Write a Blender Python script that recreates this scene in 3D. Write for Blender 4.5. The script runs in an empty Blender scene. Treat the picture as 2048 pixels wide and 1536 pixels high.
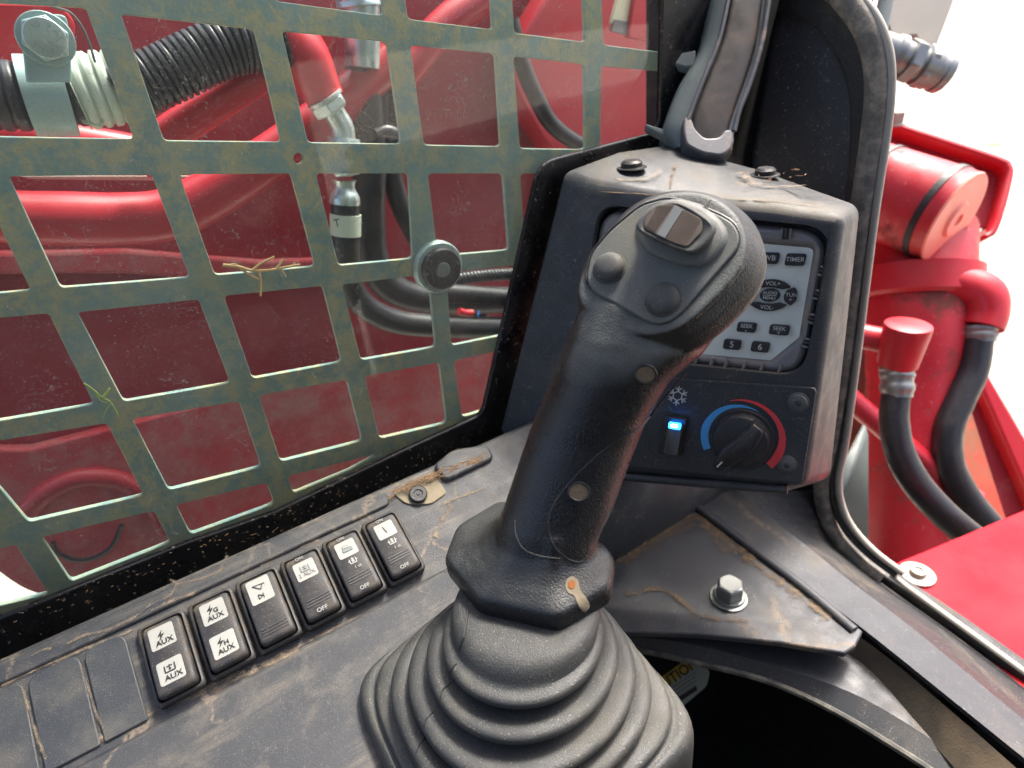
import bpy, bmesh, math, random
from mathutils import Vector, Matrix
from mathutils.bvhtree import BVHTree
random.seed(7)
R = math.radians
SC = bpy.context.scene
COL = SC.collection

# ------------------------------------------------------------------ camera
F = 1200.0                                   # focal length in photo pixels
def nrm(v): return Vector(v).normalized()
_D = nrm((231, 2082, 1200)); _Rr = nrm((1966, -428, 1200))
_X = (_Rr - _Rr.dot(_D) * _D).normalized(); _Z = -_D; _Y = _Z.cross(_X)
M = Matrix((_X, _Y, _Z))                     # camera vector -> world vector
CAM = Vector((0, 0, .24))
cd = bpy.data.cameras.new('camera'); cam = bpy.data.objects.new('camera', cd); COL.objects.link(cam)
_r = M @ Vector((1, 0, 0)); _u = M @ Vector((0, -1, 0)); _b = M @ Vector((0, 0, -1))
cam.matrix_world = Matrix(((_r.x, _u.x, _b.x, CAM.x), (_r.y, _u.y, _b.y, CAM.y), (_r.z, _u.z, _b.z, CAM.z), (0, 0, 0, 1)))
cd.sensor_width = 36; cd.lens = 36 * F / 2048; cd.clip_start = .01; cd.clip_end = 3000
cd.dof.use_dof = True; cd.dof.focus_distance = .27; cd.dof.aperture_fstop = 11
SC.camera = cam

# ------------------------------------------------------------------ daylight
SUN_EL, SUN_AZ = R(60), R(14)               # azimuth measured from +X towards +Y
wd = bpy.data.worlds.new('World'); SC.world = wd; wd.use_nodes = True
nt = wd.node_tree; bg = nt.nodes['Background']
sky = nt.nodes.new('ShaderNodeTexSky'); sky.sky_type = 'NISHITA'; sky.sun_disc = False
sky.sun_elevation = SUN_EL; sky.sun_rotation = R(90) - SUN_AZ; sky.dust_density = 7; sky.air_density = .65; sky.ozone_density = 1
nt.links.new(sky.outputs[0], bg.inputs[0]); bg.inputs[1].default_value = .15
sd = bpy.data.lights.new('sun', 'SUN'); sd.energy = 2.0; sd.angle = R(12); sd.color = (1, .95, .88)
so = bpy.data.objects.new('sun', sd); COL.objects.link(so)
_sd = Vector((math.cos(SUN_EL) * math.cos(SUN_AZ), math.cos(SUN_EL) * math.sin(SUN_AZ), math.sin(SUN_EL)))
so.rotation_euler = _sd.to_track_quat('Z', 'Y').to_euler(); so.location = (2, -2, 4)
SC.view_settings.view_transform = 'Standard'; SC.view_settings.look = 'None'
SC.view_settings.exposure = 1.82; SC.view_settings.gamma = 1

# ------------------------------------------------------------------ geometry helpers
def ray(px, py): return M @ Vector(((px - 1024) / F, (py - 768) / F, 1))
def PP(px, py, o, n):
    d = ray(px, py); t = (Vector(o) - CAM).dot(n) / d.dot(n); return CAM + d * t
def PZ(px, py, z): return PP(px, py, (0, 0, z), Vector((0, 0, 1)))
def PY(px, py, y): return PP(px, py, (0, y, 0), Vector((0, 1, 0)))
def PX(px, py, x): return PP(px, py, (x, 0, 0), Vector((1, 0, 0)))
def PD(px, py, d): return CAM + ray(px, py) * d
def cv(x, y, z): return M @ Vector((x, y, z))  # camera direction -> world

def rc(pts, r, seg=5, closed=True):
    """fillet the corners of a polygon (2-D or 3-D points)"""
    P = [Vector(p) for p in pts]; n = len(P); out = []
    for i, p in enumerate(P):
        ri = r[i] if isinstance(r, (list, tuple)) else r
        if ri <= 0 or (not closed and i in (0, n - 1)): out.append(p); continue
        a = P[i - 1] - p; b = P[(i + 1) % n] - p
        q = min(ri, a.length * .49, b.length * .49)
        A = p + a.normalized() * q; B = p + b.normalized() * q
        for k in range(seg + 1):
            t = k / seg; out.append(A * (1 - t) ** 2 + p * 2 * t * (1 - t) * 1.0 + B * t * t)
    return out
def cat(pts, n=6, closed=False):
    P = [Vector(p) for p in pts]; L = len(P); out = []
    rng = range(L) if closed else range(L - 1)
    for i in rng:
        if closed: a, b, c, d = P[i - 1], P[i], P[(i + 1) % L], P[(i + 2) % L]
        else: a, b, c, d = P[max(i - 1, 0)], P[i], P[i + 1], P[min(i + 2, L - 1)]
        for k in range(n):
            t = k / n
            out.append(.5 * ((2 * b) + (c - a) * t + (2 * a - 5 * b + 4 * c - d) * t * t + (3 * b - a - 3 * c + d) * t ** 3))
    if not closed: out.append(P[-1])
    return out
def arc(cx, cy, rx, ry, a0=0, a1=360, n=24, rot=0):
    o = []; full = abs(a1 - a0) >= 359.9
    for k in range(n if full else n + 1):
        t = R(a0 + (a1 - a0) * k / n); x = rx * math.cos(t); y = ry * math.sin(t); c, s = math.cos(R(rot)), math.sin(R(rot))
        o.append((cx + x * c - y * s, cy + x * s + y * c))
    return o
def basis(n, hint=None):
    n = n.normalized(); h = Vector(hint) if hint is not None else (Vector((0, 0, 1)) if abs(n.z) < .9 else Vector((1, 0, 0)))
    u = h.cross(n)
    if u.length < 1e-6: u = Vector((1, 0, 0)).cross(n)
    u.normalize(); return u, n.cross(u), n

def link(o, mat, parent, bevel=0, seg=2):
    COL.objects.link(o)
    me = o.data
    if mat: me.materials.append(mat)
    if parent:
        base = parent
        me.transform(Matrix.Translation(-wloc(parent))); o.parent = parent
    else:
        xs = [v.co for v in me.vertices]
        lo = Vector([min(v[i] for v in xs) for i in range(3)]); hi = Vector([max(v[i] for v in xs) for i in range(3)])
        c = Vector(((lo.x + hi.x) / 2, (lo.y + hi.y) / 2, lo.z)); me.transform(Matrix.Translation(-c)); o.location = c
    if bevel:
        b = o.modifiers.new('bevel', 'BEVEL'); b.width = bevel; b.segments = seg; b.limit_method = 'ANGLE'; b.angle_limit = R(30); b.harden_normals = False
    return o
def wloc(o):
    v = Vector(o.location)
    while o.parent: o = o.parent; v += Vector(o.location)
    return v
def mesh(name, V, Fc, mat, parent=None, ang=40, bevel=0, seg=2):
    me = bpy.data.meshes.new(name); me.from_pydata([tuple(v) for v in V], [], Fc)
    bm = bmesh.new(); bm.from_mesh(me); bmesh.ops.remove_doubles(bm, verts=bm.verts, dist=1e-7); bmesh.ops.recalc_face_normals(bm, faces=bm.faces); bm.to_mesh(me); bm.free()
    me.polygons.foreach_set('use_smooth', [True] * len(me.polygons)); me.set_sharp_from_angle(angle=R(ang)); me.update()
    return link(bpy.data.objects.new(name, me), mat, parent, bevel, seg)
def loft(name, rings, mat, parent=None, caps=(1, 1), ang=40, close=True, **k):
    n = len(rings[0]); V = [p for r in rings for p in r]; Fc = []
    for i in range(len(rings) - 1):
        for j in range(n if close else n - 1):
            a = i * n + j; b = i * n + (j + 1) % n; Fc.append((a, b, b + n, a + n))
    if caps[0]: Fc.append(tuple(range(n))[::-1])
    if caps[1]: Fc.append(tuple(range(len(V) - n, len(V))))
    return mesh(name, V, Fc, mat, parent, ang, **k)
def rings_tube(path, rad, n=16, sx=1.0, hint=None, st=1):
    P = [Vector(p) for p in path]; L = len(P); out = []; u = None
    for i, p in enumerate(P):
        t = (P[min(i + st, L - 1)] - P[max(i - st, 0)]).normalized()
        if u is None: u, v, _ = basis(t, hint)
        else: u = (u - t * u.dot(t)).normalized(); v = t.cross(u)
        r = rad[i] if isinstance(rad, (list, tuple)) else rad
        out.append([p + u * (math.cos(2 * math.pi * k / n) * r * sx) + v * (math.sin(2 * math.pi * k / n) * r) for k in range(n)])
    return out
def tube(name, path, rad, mat, parent=None, n=16, sub=6, sx=1.0, hint=None, **k):
    if sub:
        if isinstance(rad, (list, tuple)):
            rr = [v.x for v in cat([(r, 0, 0) for r in rad], sub)]
        else: rr = rad
        path = cat(path, sub)
    else: rr = rad
    return loft(name, rings_tube(path, rr, n, sx, hint), mat, parent, **k)
def lathe(name, o, ax, prof, mat, parent=None, n=28, ang=35, **k):
    """prof = [(distance along axis, radius)]"""
    u, v, w = basis(Vector(ax)); o = Vector(o)
    rings = [[o + w * h + (u * math.cos(2 * math.pi * j / n) + v * math.sin(2 * math.pi * j / n)) * max(r, 1e-5) for j in range(n)] for h, r in prof]
    return loft(name, rings, mat, parent, ang=ang, **k)
def prism(name, pts, off, mat, parent=None, bevel=0, **k):
    off = Vector(off); P = [Vector(p) for p in pts]
    return loft(name, [P, [p + off for p in P]], mat, parent, bevel=bevel, **k)
def plate(name, loops, n, thick, mat, parent=None, bevel=.0003, back=True, res=1, ang=35):
    """flat solid with holes: loops of 3-D points on a plane, n points to the viewer, thickness goes behind it"""
    n = Vector(n).normalized(); u, v, w = basis(n); O = Vector(loops[0][0])
    c = bpy.data.curves.new(name, 'CURVE'); c.dimensions = '2D'; c.fill_mode = 'BOTH'
    b = min(bevel, thick * .45); c.extrude = thick / 2 - b; c.bevel_depth = b; c.bevel_resolution = res; c.offset = -b
    for lp in loops:
        s = c.splines.new('POLY'); s.points.add(len(lp) - 1)
        for i, p in enumerate(lp):
            q = Vector(p) - O; s.points[i].co = (q.dot(u), q.dot(v), 0, 1)
        s.use_cyclic_u = True
    t = bpy.data.objects.new(name, c); me = bpy.data.meshes.new_from_object(t); bpy.data.objects.remove(t); bpy.data.curves.remove(c)
    me.name = name; me.materials.clear()
    O2 = O - w * (thick / 2)
    me.transform(Matrix(((u.x, v.x, w.x, O2.x), (u.y, v.y, w.y, O2.y), (u.z, v.z, w.z, O2.z), (0, 0, 0, 1))))
    me.polygons.foreach_set('use_smooth', [True] * len(me.polygons)); me.set_sharp_from_angle(angle=R(ang))
    return link(bpy.data.objects.new(name, me), mat, parent)
def text(name, s, o, u, v, size, mat, parent, thick=.00012, bold=.0, sx=1.0, spacing=1.0):
    """flat lettering centred on o, baseline along u, up along v"""
    u = Vector(u).normalized(); v = Vector(v).normalized(); w = u.cross(v).normalized(); v = w.cross(u)
    c = bpy.data.curves.new(name, 'FONT'); c.body = s; c.size = size; c.align_x = 'CENTER'; c.align_y = 'CENTER'; c.extrude = thick / 2; c.resolution_u = 3
    c.offset = bold * size; c.space_character = spacing
    t = bpy.data.objects.new(name, c); me = bpy.data.meshes.new_from_object(t); bpy.data.objects.remove(t); bpy.data.curves.remove(c)
    me.name = name; me.materials.clear(); o = Vector(o)
    me.transform(Matrix(((u.x * sx, v.x, w.x, o.x), (u.y * sx, v.y, w.y, o.y), (u.z * sx, v.z, w.z, o.z), (0, 0, 0, 1))))
    return link(bpy.data.objects.new(name, me), mat, parent)
def thing(name, label, catg, loc, group=None):
    o = bpy.data.objects.new(name, None); COL.objects.link(o); o.location = Vector(loc); o.empty_display_size = .01
    o['label'] = label; o['category'] = catg
    if group: o['group'] = group
    return o
def tag(o, label, catg, group=None):
    o['label'] = label; o['category'] = catg
    if group: o['group'] = group
    return o
def lab(o, s): o['label'] = s; return o
def hexbolt(root, o, ax, r, h, mat, washer=1.45, name='hex_head', rot=0):
    u, v, w = basis(Vector(ax)); o = Vector(o)
    if washer:
        lathe('washer', o, w, [(0, r * washer), (r * .12, r * washer), (r * .22, r * washer * .95), (r * .24, r * .6)], mat, root)
    z0 = r * .2
    rg = []
    for hh, k in ((z0, 1), (z0 + h * .85, 1), (z0 + h, .9)):
        rg.append([o + w * hh + (u * math.cos(R(60 * j + rot)) + v * math.sin(R(60 * j + rot))) * r * k for j in range(6)])
    return loft(name, rg, mat, root, ang=25, bevel=r * .06)

# ------------------------------------------------------------------ materials
MATS = {}
def mat(name, col, rough=.5, metal=0, var=.12, vscale=30, bump=.0, bscale=900, dust=0, dcol=(.30, .23, .15), dscale=35, dlo=.5, dhi=.72,
        mud=0, mcol=(.36, .26, .16), mscale=28, speck=0, scol=(.45, .4, .32), sscale=1100, scratch=0, stretch=None, coat=0, spec=.5, up=0, emit=None, dbig=0, drough=.68, attr=None, sdir=(1, 1, 1), swidth=.012):
    m = bpy.data.materials.new(name); m.use_nodes = True; t = m.node_tree; N = t.nodes; Lk = t.links
    bs = N['Principled BSDF']; tc = N.new('ShaderNodeTexCoord'); co = tc.outputs['Object']
    def noise(scale, detail=5, rough_=.6, src=None, dist=0):
        q = N.new('ShaderNodeTexNoise'); q.inputs['Scale'].default_value = scale; q.inputs['Detail'].default_value = detail
        q.inputs['Roughness'].default_value = rough_; q.inputs['Distortion'].default_value = dist
        Lk.new(src or co, q.inputs['Vector']); return q.outputs['Fac']
    def ramp(src, lo, hi, a=0, b=1):
        q = N.new('ShaderNodeMapRange'); q.inputs[1].default_value = lo; q.inputs[2].default_value = hi; q.inputs[3].default_value = a; q.inputs[4].default_value = b
        q.interpolation_type = 'SMOOTHSTEP'; Lk.new(src, q.inputs[0]); return q.outputs[0]
    def mul(a, b):
        q = N.new('ShaderNodeMath'); q.operation = 'MULTIPLY'
        Lk.new(a, q.inputs[0])
        if isinstance(b, float) or isinstance(b, int): q.inputs[1].default_value = b
        else: Lk.new(b, q.inputs[1])
        return q.outputs[0]
    def mx(a, b, f):
        q = N.new('ShaderNodeMix'); q.data_type = 'RGBA'
        if isinstance(f, (int, float)): q.inputs[0].default_value = f
        else: Lk.new(f, q.inputs[0])
        for i, s in ((6, a), (7, b)):
            if isinstance(s, tuple): q.inputs[i].default_value = (*s, 1)
            else: Lk.new(s, q.inputs[i])
        return q.outputs[2]
    def mxf(a, b, f):
        q = N.new('ShaderNodeMix'); q.data_type = 'FLOAT'; Lk.new(f, q.inputs[0])
        for i, s in ((2, a), (3, b)):
            if isinstance(s, (int, float)): q.inputs[i].default_value = s
            else: Lk.new(s, q.inputs[i])
        return q.outputs[0]
    c = mx(tuple(x * (1 - var) for x in col), tuple(min(1, x * (1 + var)) for x in col), noise(vscale, 6))
    rg = ramp(noise(vscale * 2.3, 5), .3, .7, max(0, rough - .08), min(1, rough + .1))
    met = metal
    height = noise(bscale, 3, .5)
    if stretch:
        mp = N.new('ShaderNodeMapping'); mp.inputs['Scale'].default_value = stretch; Lk.new(co, mp.inputs['Vector'])
        st = noise(1.0, 8, .7, mp.outputs[0]); f = mul(ramp(st, .47, .68, 0, .95), ramp(noise(14, 3), .38, .58))
        c = mx(c, tuple(x * .8 for x in dcol), f)
    if dust:
        f = mul(ramp(noise(dscale, 10, drough, dist=.25), dlo, dhi), float(dust))
        if dbig: f = mul(f, ramp(noise(dbig, 3), .30, .58, .30, 1))
        if attr:
            aa = N.new('ShaderNodeAttribute'); aa.attribute_name = attr; f = mul(f, aa.outputs['Fac'])
        if up:
            g = N.new('ShaderNodeNewGeometry'); s = N.new('ShaderNodeSeparateXYZ'); Lk.new(g.outputs['Normal'], s.inputs[0])
            f = mul(f, ramp(s.outputs[2], .3, .8))
        c = mx(c, dcol, f); rg = mxf(rg, .92, f)
        if metal: met = mxf(metal, 0.0, f)
    if mud:
        ns = N.new('ShaderNodeTexNoise'); ns.inputs['Scale'].default_value = mscale * 1.3; ns.inputs['Detail'].default_value = 6; Lk.new(co, ns.inputs['Vector'])
        va = N.new('ShaderNodeVectorMath'); va.operation = 'MULTIPLY_ADD'; va.inputs[1].default_value = (.05, .05, .05); Lk.new(ns.outputs['Color'], va.inputs[0]); Lk.new(co, va.inputs[2])
        vo = N.new('ShaderNodeTexVoronoi'); vo.feature = 'DISTANCE_TO_EDGE'; vo.inputs['Scale'].default_value = mscale; Lk.new(va.outputs[0], vo.inputs['Vector'])
        line = ramp(vo.outputs['Distance'], .0, .045, 1, 0)
        patch = ramp(noise(mscale * .8, 4), .5, .62)
        br = ramp(noise(mscale * 25, 4), .35, .6)
        f = mul(mul(mul(line, patch), br), float(mud))
        c = mx(c, mcol, f); rg = mxf(rg, .95, f)
    if speck:
        f = mul(ramp(noise(sscale, 2, .5), .66, .72), float(speck)); c = mx(c, scol, f); rg = mxf(rg, .9, f)
    if scratch:
        w = N.new('ShaderNodeTexWave'); w.wave_type = 'BANDS'; w.inputs['Scale'].default_value = 14; w.inputs['Distortion'].default_value = 60; w.inputs['Detail'].default_value = 5; w.inputs['Detail Scale'].default_value = 2.5
        Lk.new(co, w.inputs['Vector'])
        f = mul(mul(ramp(w.outputs['Fac'], .985, 1.0), ramp(noise(vscale * 3, 4), .5, .62)), float(scratch)); c = mx(c, (.42, .4, .36), f)
    if isinstance(c, tuple): bs.inputs['Base Color'].default_value = (*c, 1)
    else: Lk.new(c, bs.inputs['Base Color'])
    Lk.new(rg, bs.inputs['Roughness'])
    if isinstance(met, (int, float)): bs.inputs['Metallic'].default_value = met
    else: Lk.new(met, bs.inputs['Metallic'])
    bs.inputs['Specular IOR Level'].default_value = spec
    if coat: bs.inputs['Coat Weight'].default_value = coat; bs.inputs['Coat Roughness'].default_value = .15
    if bump:
        b = N.new('ShaderNodeBump'); b.inputs['Strength'].default_value = bump; b.inputs['Distance'].default_value = .0004; Lk.new(height, b.inputs['Height']); Lk.new(b.outputs[0], bs.inputs['Normal'])
    if emit: bs.inputs['Emission Color'].default_value = (*emit[0], 1); bs.inputs['Emission Strength'].default_value = emit[1]
    MATS[name] = m; return m

TAN = (.30, .215, .135); OLIVE = (.23, .21, .115)
m_console = mat('console_plastic', (.038, .041, .046), .5, dust=.5, dcol=(.17, .15, .12), dscale=48, dlo=.46, dhi=.72, drough=.76, mud=.45, mcol=(.40, .30, .20), mscale=24, speck=.45, sscale=3000, bump=.4, bscale=1500, scratch=.12, stretch=(9, 160, 160))
m_console_side = mat('console_side_plastic', (.035, .038, .042), .5, dust=.35, dcol=(.14, .12, .09), dscale=22, speck=.3, bump=.3, bscale=1500, scratch=.4)
m_blank = mat('blank_plate_plastic', (.040, .045, .050), .45, dust=.5, dcol=(.17, .155, .12), dscale=34, dlo=.42, dhi=.8, speck=.4, sscale=2400, bump=.35, bscale=1800)
m_pod = mat('pod_plastic', (.025, .028, .032), .5, dust=.25, dcol=(.16, .15, .11), dscale=20, speck=.25, bump=.4, bscale=2200, scratch=.25)
m_podtop = mat('pod_top_dusty', (.032, .035, .039), .5, dust=.7, dcol=(.17, .15, .11), dscale=16, dlo=.42, dhi=.66, mud=.5, mscale=16, speck=.4, bump=.4, bscale=2000)
m_grip = mat('grip_rubber', (.008, .009, .010), .30, dust=1.0, dcol=(.13, .14, .128), dscale=26, dlo=.22, dhi=.60, attr='wear_light', speck=.12, sscale=2000, bump=.8, bscale=1300)
m_face = mat('grip_face_plate', (.085, .094, .088), .55, dust=.6, dcol=(.17, .155, .105), dscale=38, dlo=.4, dhi=.8, speck=.5, sscale=1500, bump=.35, bscale=2600)
m_btn = mat('button_rubber', (.045, .049, .048), .68, dust=.5, dcol=(.14, .125, .085), dscale=60, dlo=.4, dhi=.8, speck=.3, bump=.3, bscale=2600)
m_pad = mat('thumb_pad_ribbed', (.075, .055, .042), .75, dust=.4, dcol=(.2, .16, .12), dscale=60, bump=.3, bscale=3000)
m_grey = mat('thumb_pad_stripe', (.13, .145, .14), .6, speck=.3)
m_boot = mat('boot_rubber', (.032, .034, .033), .5, dust=.5, dcol=(.14, .13, .10), dscale=30, dlo=.42, dhi=.8, speck=.75, scol=(.3, .28, .22), sscale=1700, bump=.55, bscale=1900)
m_black = mat('black_plastic', (.012, .012, .013), .42, dust=.25, dcol=(.12, .10, .07), dscale=50, speck=.4, bump=.3, bscale=1800)
m_switch = mat('switch_plastic', (.028, .028, .030), .5, dust=.6, dcol=(.13, .10, .065), dscale=60, dlo=.45, dhi=.75, speck=.9, scol=(.36, .27, .17), sscale=1900, bump=.3, bscale=2600)
m_frit = mat('black_border', (.004, .004, .005), .3, dust=.10, dcol=(.1, .09, .07), dscale=50, speck=.8, scol=(.22, .2, .16), sscale=420)
m_screen = mat('screen_steel', (.165, .265, .25), .5, dust=.9, dcol=(.36, .35, .20), drough=.8, dscale=70, dlo=.43, dhi=.57, dbig=9, speck=.3, bump=.6, bscale=500, var=.3)
m_red = mat('red_paint', (.46, .016, .03), .42, dust=.18, dcol=(.35, .18, .13), dscale=14, dlo=.5, dhi=.8, speck=.15, var=.12, vscale=8, coat=.2)
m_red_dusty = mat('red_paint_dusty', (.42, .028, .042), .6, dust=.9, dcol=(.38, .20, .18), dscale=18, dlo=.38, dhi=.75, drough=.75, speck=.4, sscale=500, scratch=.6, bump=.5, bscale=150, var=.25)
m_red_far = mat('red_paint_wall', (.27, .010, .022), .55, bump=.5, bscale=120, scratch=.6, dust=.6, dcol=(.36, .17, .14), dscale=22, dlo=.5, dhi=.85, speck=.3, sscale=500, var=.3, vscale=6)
m_red_clean = mat('red_paint_clean', (.52, .018, .030), .42, dust=.4, dcol=(.30, .09, .06), dscale=16, var=.06, vscale=6, scratch=.15)
m_redg = mat('red_paint_grimy', (.50, .018, .030), .42, dust=.85, dcol=(.13, .05, .035), dscale=11, dlo=.50, dhi=.62, speck=.3, sscale=300, var=.1)
m_inkd = mat('worn_white_ink', (.30, .30, .28), .6, dust=.8, dcol=(.06, .05, .04), dscale=260)
m_cap = mat('red_cap_sunlit', (.95, .30, .22), .5, var=.08, vscale=8)  # bright sun on the end face is put into this pink colour
m_dirtred = mat('dirty_red_paint', (.33, .035, .02), .6, dust=.9, dcol=(.16, .07, .035), dscale=9, dlo=.4, dhi=.65, var=.3)
m_hose = mat('hose_rubber', (.018, .019, .023), .42, dust=.35, dcol=(.13, .10, .07), dscale=14, speck=.3, bump=.3, bscale=900)
m_conduit = mat('conduit_plastic', (.025, .028, .032), .35, dust=.3, dcol=(.16, .16, .14), dscale=30, speck=.6, sscale=1200)
m_zinc = mat('zinc_steel', (.52, .60, .58), .34, metal=.75, dust=.4, dcol=(.42, .42, .36), dscale=40, var=.15, bump=.3, bscale=700)
m_zincp = mat('zinc_painted_clamp', (.33, .44, .43), .45, metal=.35, dust=.3, dcol=(.35, .36, .3), dscale=40, var=.12, bump=.25)
m_steelb = mat('bright_bolt_steel', (.27, .28, .27), .40, metal=.7, dust=.35, dcol=(.35, .28, .18), dscale=120, var=.2)
m_wplastic = mat('white_ribbed_plastic', (.52, .58, .48), .5, dust=.2, speck=.3)
m_label = mat('switch_label_white', (.31, .315, .29), .55, dust=.45, dcol=(.5, .42, .32), dscale=90, speck=.4, sscale=2400)
m_ink = mat('black_ink', (.015, .015, .015), .6)
m_screw = mat('screw_grey', (.085, .088, .088), .45, metal=.3, dust=.4, dcol=(.2, .17, .12), dscale=150)
m_inkw = mat('white_ink', (.55, .56, .53), .6, dust=.5, dcol=(.15, .13, .1), dscale=220)
m_inkb = mat('blue_ink', (.06, .33, .68), .5, speck=.15)
m_inkr = mat('red_ink', (.72, .04, .045), .5, speck=.15)
m_deck = mat('deck_red', (.46, .006, .018), .65, spec=.15, var=.05, vscale=5, scratch=.2)
m_recess = mat('recess_dirt', (.13, .10, .06), .9, var=.4, vscale=300, bump=.6)
m_silver = mat('radio_face_silver', (.74, .78, .71), .45, metal=.1, dust=.35, dcol=(.42, .38, .3), dscale=60, dlo=.5, dhi=.8, var=.08)
m_bezel = mat('radio_bezel', (.20, .19, .19), .42, metal=.4, dust=.6, dcol=(.27, .21, .14), dscale=60, dlo=.48, dhi=.72, speck=.3, bump=.2)
m_seal = mat('seal_rubber_dusty', (.12, .115, .10), .6, dust=.75, dcol=(.38, .33, .26), dscale=90, dlo=.40, dhi=.66, speck=.4, bump=.6, bscale=700)
m_seal2 = mat('seal_edge', (.05, .05, .046), .5, dust=.6, dcol=(.34, .32, .26), dscale=60, dlo=.4, dhi=.7, speck=.3)
m_trim = mat('pale_trim', (.36, .34, .29), .5, dust=.3, dcol=(.25, .2, .14), dscale=60, speck=.3)
m_pillar = mat('pillar_coat', (.020, .021, .023), .55, dust=.55, dcol=(.13, .105, .075), dscale=24, dlo=.5, dhi=.72, speck=.6, bump=.4, bscale=900)
m_panel = mat('recess_panel', (.042, .050, .062), .5, dust=.15, dcol=(.1, .1, .09), speck=1.0, scol=(.3, .29, .24), sscale=500, scratch=.5, bump=.2)
m_lever = mat('lever_grey', (.14, .17, .165), .42, dust=.45, dcol=(.22, .21, .16), dscale=36, dlo=.5, dhi=.75, bump=.3, speck=.3)
m_brown = mat('lever_brown_dust', (.050, .042, .038), .42, dust=.6, dcol=(.14, .09, .06), dscale=45, dlo=.45, dhi=.72, bump=.12, bscale=700)
m_levercap = mat('lever_cap', (.075, .08, .092), .5, dust=.6, dcol=(.36, .26, .18), dscale=48, dlo=.5, dhi=.66)
m_rod = mat('grey_rod', (.085, .085, .072), .55, dust=.4, dcol=(.2, .18, .12), dscale=30)
m_sheet = mat('cab_sheet', (.038, .041, .048), .55, dust=.55, dcol=(.15, .125, .09), dscale=14, dlo=.5, dhi=.78, mud=.3, mscale=10, speck=.3, bump=.3, bscale=1200, scratch=.3)
m_sheetb = mat('cab_sheet_brown', (.07, .06, .045), .6, dust=.8, dcol=(.17, .125, .075), dscale=20, dlo=.4, dhi=.66, bump=.4)
m_dirt = mat('packed_dirt', (.22, .15, .085), .95, var=.35, vscale=90, bump=1, bscale=600, speck=.3)
m_floor = mat('floor_mat', (.010, .011, .012), .7, dust=.25, dcol=(.06, .045, .03), dscale=12, bump=.5)
m_yellow = mat('caution_yellow', (.62, .40, .03), .5)
m_paper = mat('label_paper', (.36, .42, .38), .5, dust=.3)
m_sand = mat('sand', (.40, .37, .31), .95, var=.12, vscale=3, dust=.9, dcol=(.13, .10, .06), dscale=2.2, dlo=.54, dhi=.66)
m_beige = mat('beige_bracket', (.34, .31, .26), .5, metal=.2, dust=.3, dcol=(.5, .42, .32))
m_twig = mat('dry_twig', (.48, .34, .15), .8, var=.25, vscale=200)
m_green = mat('green_sprig', (.28, .38, .10), .7)
m_straw = mat('straw', (.22, .13, .065), .9, var=.4, vscale=80)
m_knob = mat('knob_plastic', (.016, .016, .018), .4, dust=.2, dcol=(.15, .12, .08), dscale=60, speck=.3, bump=.35, bscale=2600)
m_led = mat('blue_lamp', (.02, .2, .8), .3, emit=((.01, .22, 1.0), 5.5))
m_blueglow = mat('lamp_core', (.3, .8, 1), .3, emit=((.25, .75, 1.0), 6))
m_orange = mat('orange_dust', (.34, .11, .02), .8)
m_pale = mat('pale_dust', (.27, .225, .15), .95, var=.3, vscale=300)
m_amber = mat('amber', (.5, .1, .03), .4)
m_creampl = mat('cream_label', (.72, .68, .45), .5, dust=.3)

def stain_mat(name, col):
    m = mat(name, col, .95, var=.35, vscale=120, bump=.8, bscale=700); t = m.node_tree; N = t.nodes; L = t.links; bs = N['Principled BSDF']
    at = N.new('ShaderNodeAttribute'); at.attribute_name = 'fade'; tc = N.new('ShaderNodeTexCoord')
    nz = N.new('ShaderNodeTexNoise'); nz.inputs['Scale'].default_value = 170; nz.inputs['Detail'].default_value = 7; nz.inputs['Roughness'].default_value = .7; L.new(tc.outputs['Object'], nz.inputs['Vector'])
    a = N.new('ShaderNodeMath'); a.operation = 'MULTIPLY_ADD'; L.new(nz.outputs['Fac'], a.inputs[0]); a.inputs[1].default_value = 2.2; a.inputs[2].default_value = -1.45
    b = N.new('ShaderNodeMath'); b.operation = 'ADD'; L.new(a.outputs[0], b.inputs[0]); L.new(at.outputs['Fac'], b.inputs[1])
    r = N.new('ShaderNodeMapRange'); r.inputs[1].default_value = .1; r.inputs[2].default_value = .75; r.inputs[4].default_value = .9; L.new(b.outputs[0], r.inputs[0]); L.new(r.outputs[0], bs.inputs['Alpha'])
    return m
m_stain = stain_mat('caked_mud', (.26, .205, .145))
m_stain2 = stain_mat('caked_brown_mud', (.17, .115, .065))
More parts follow.
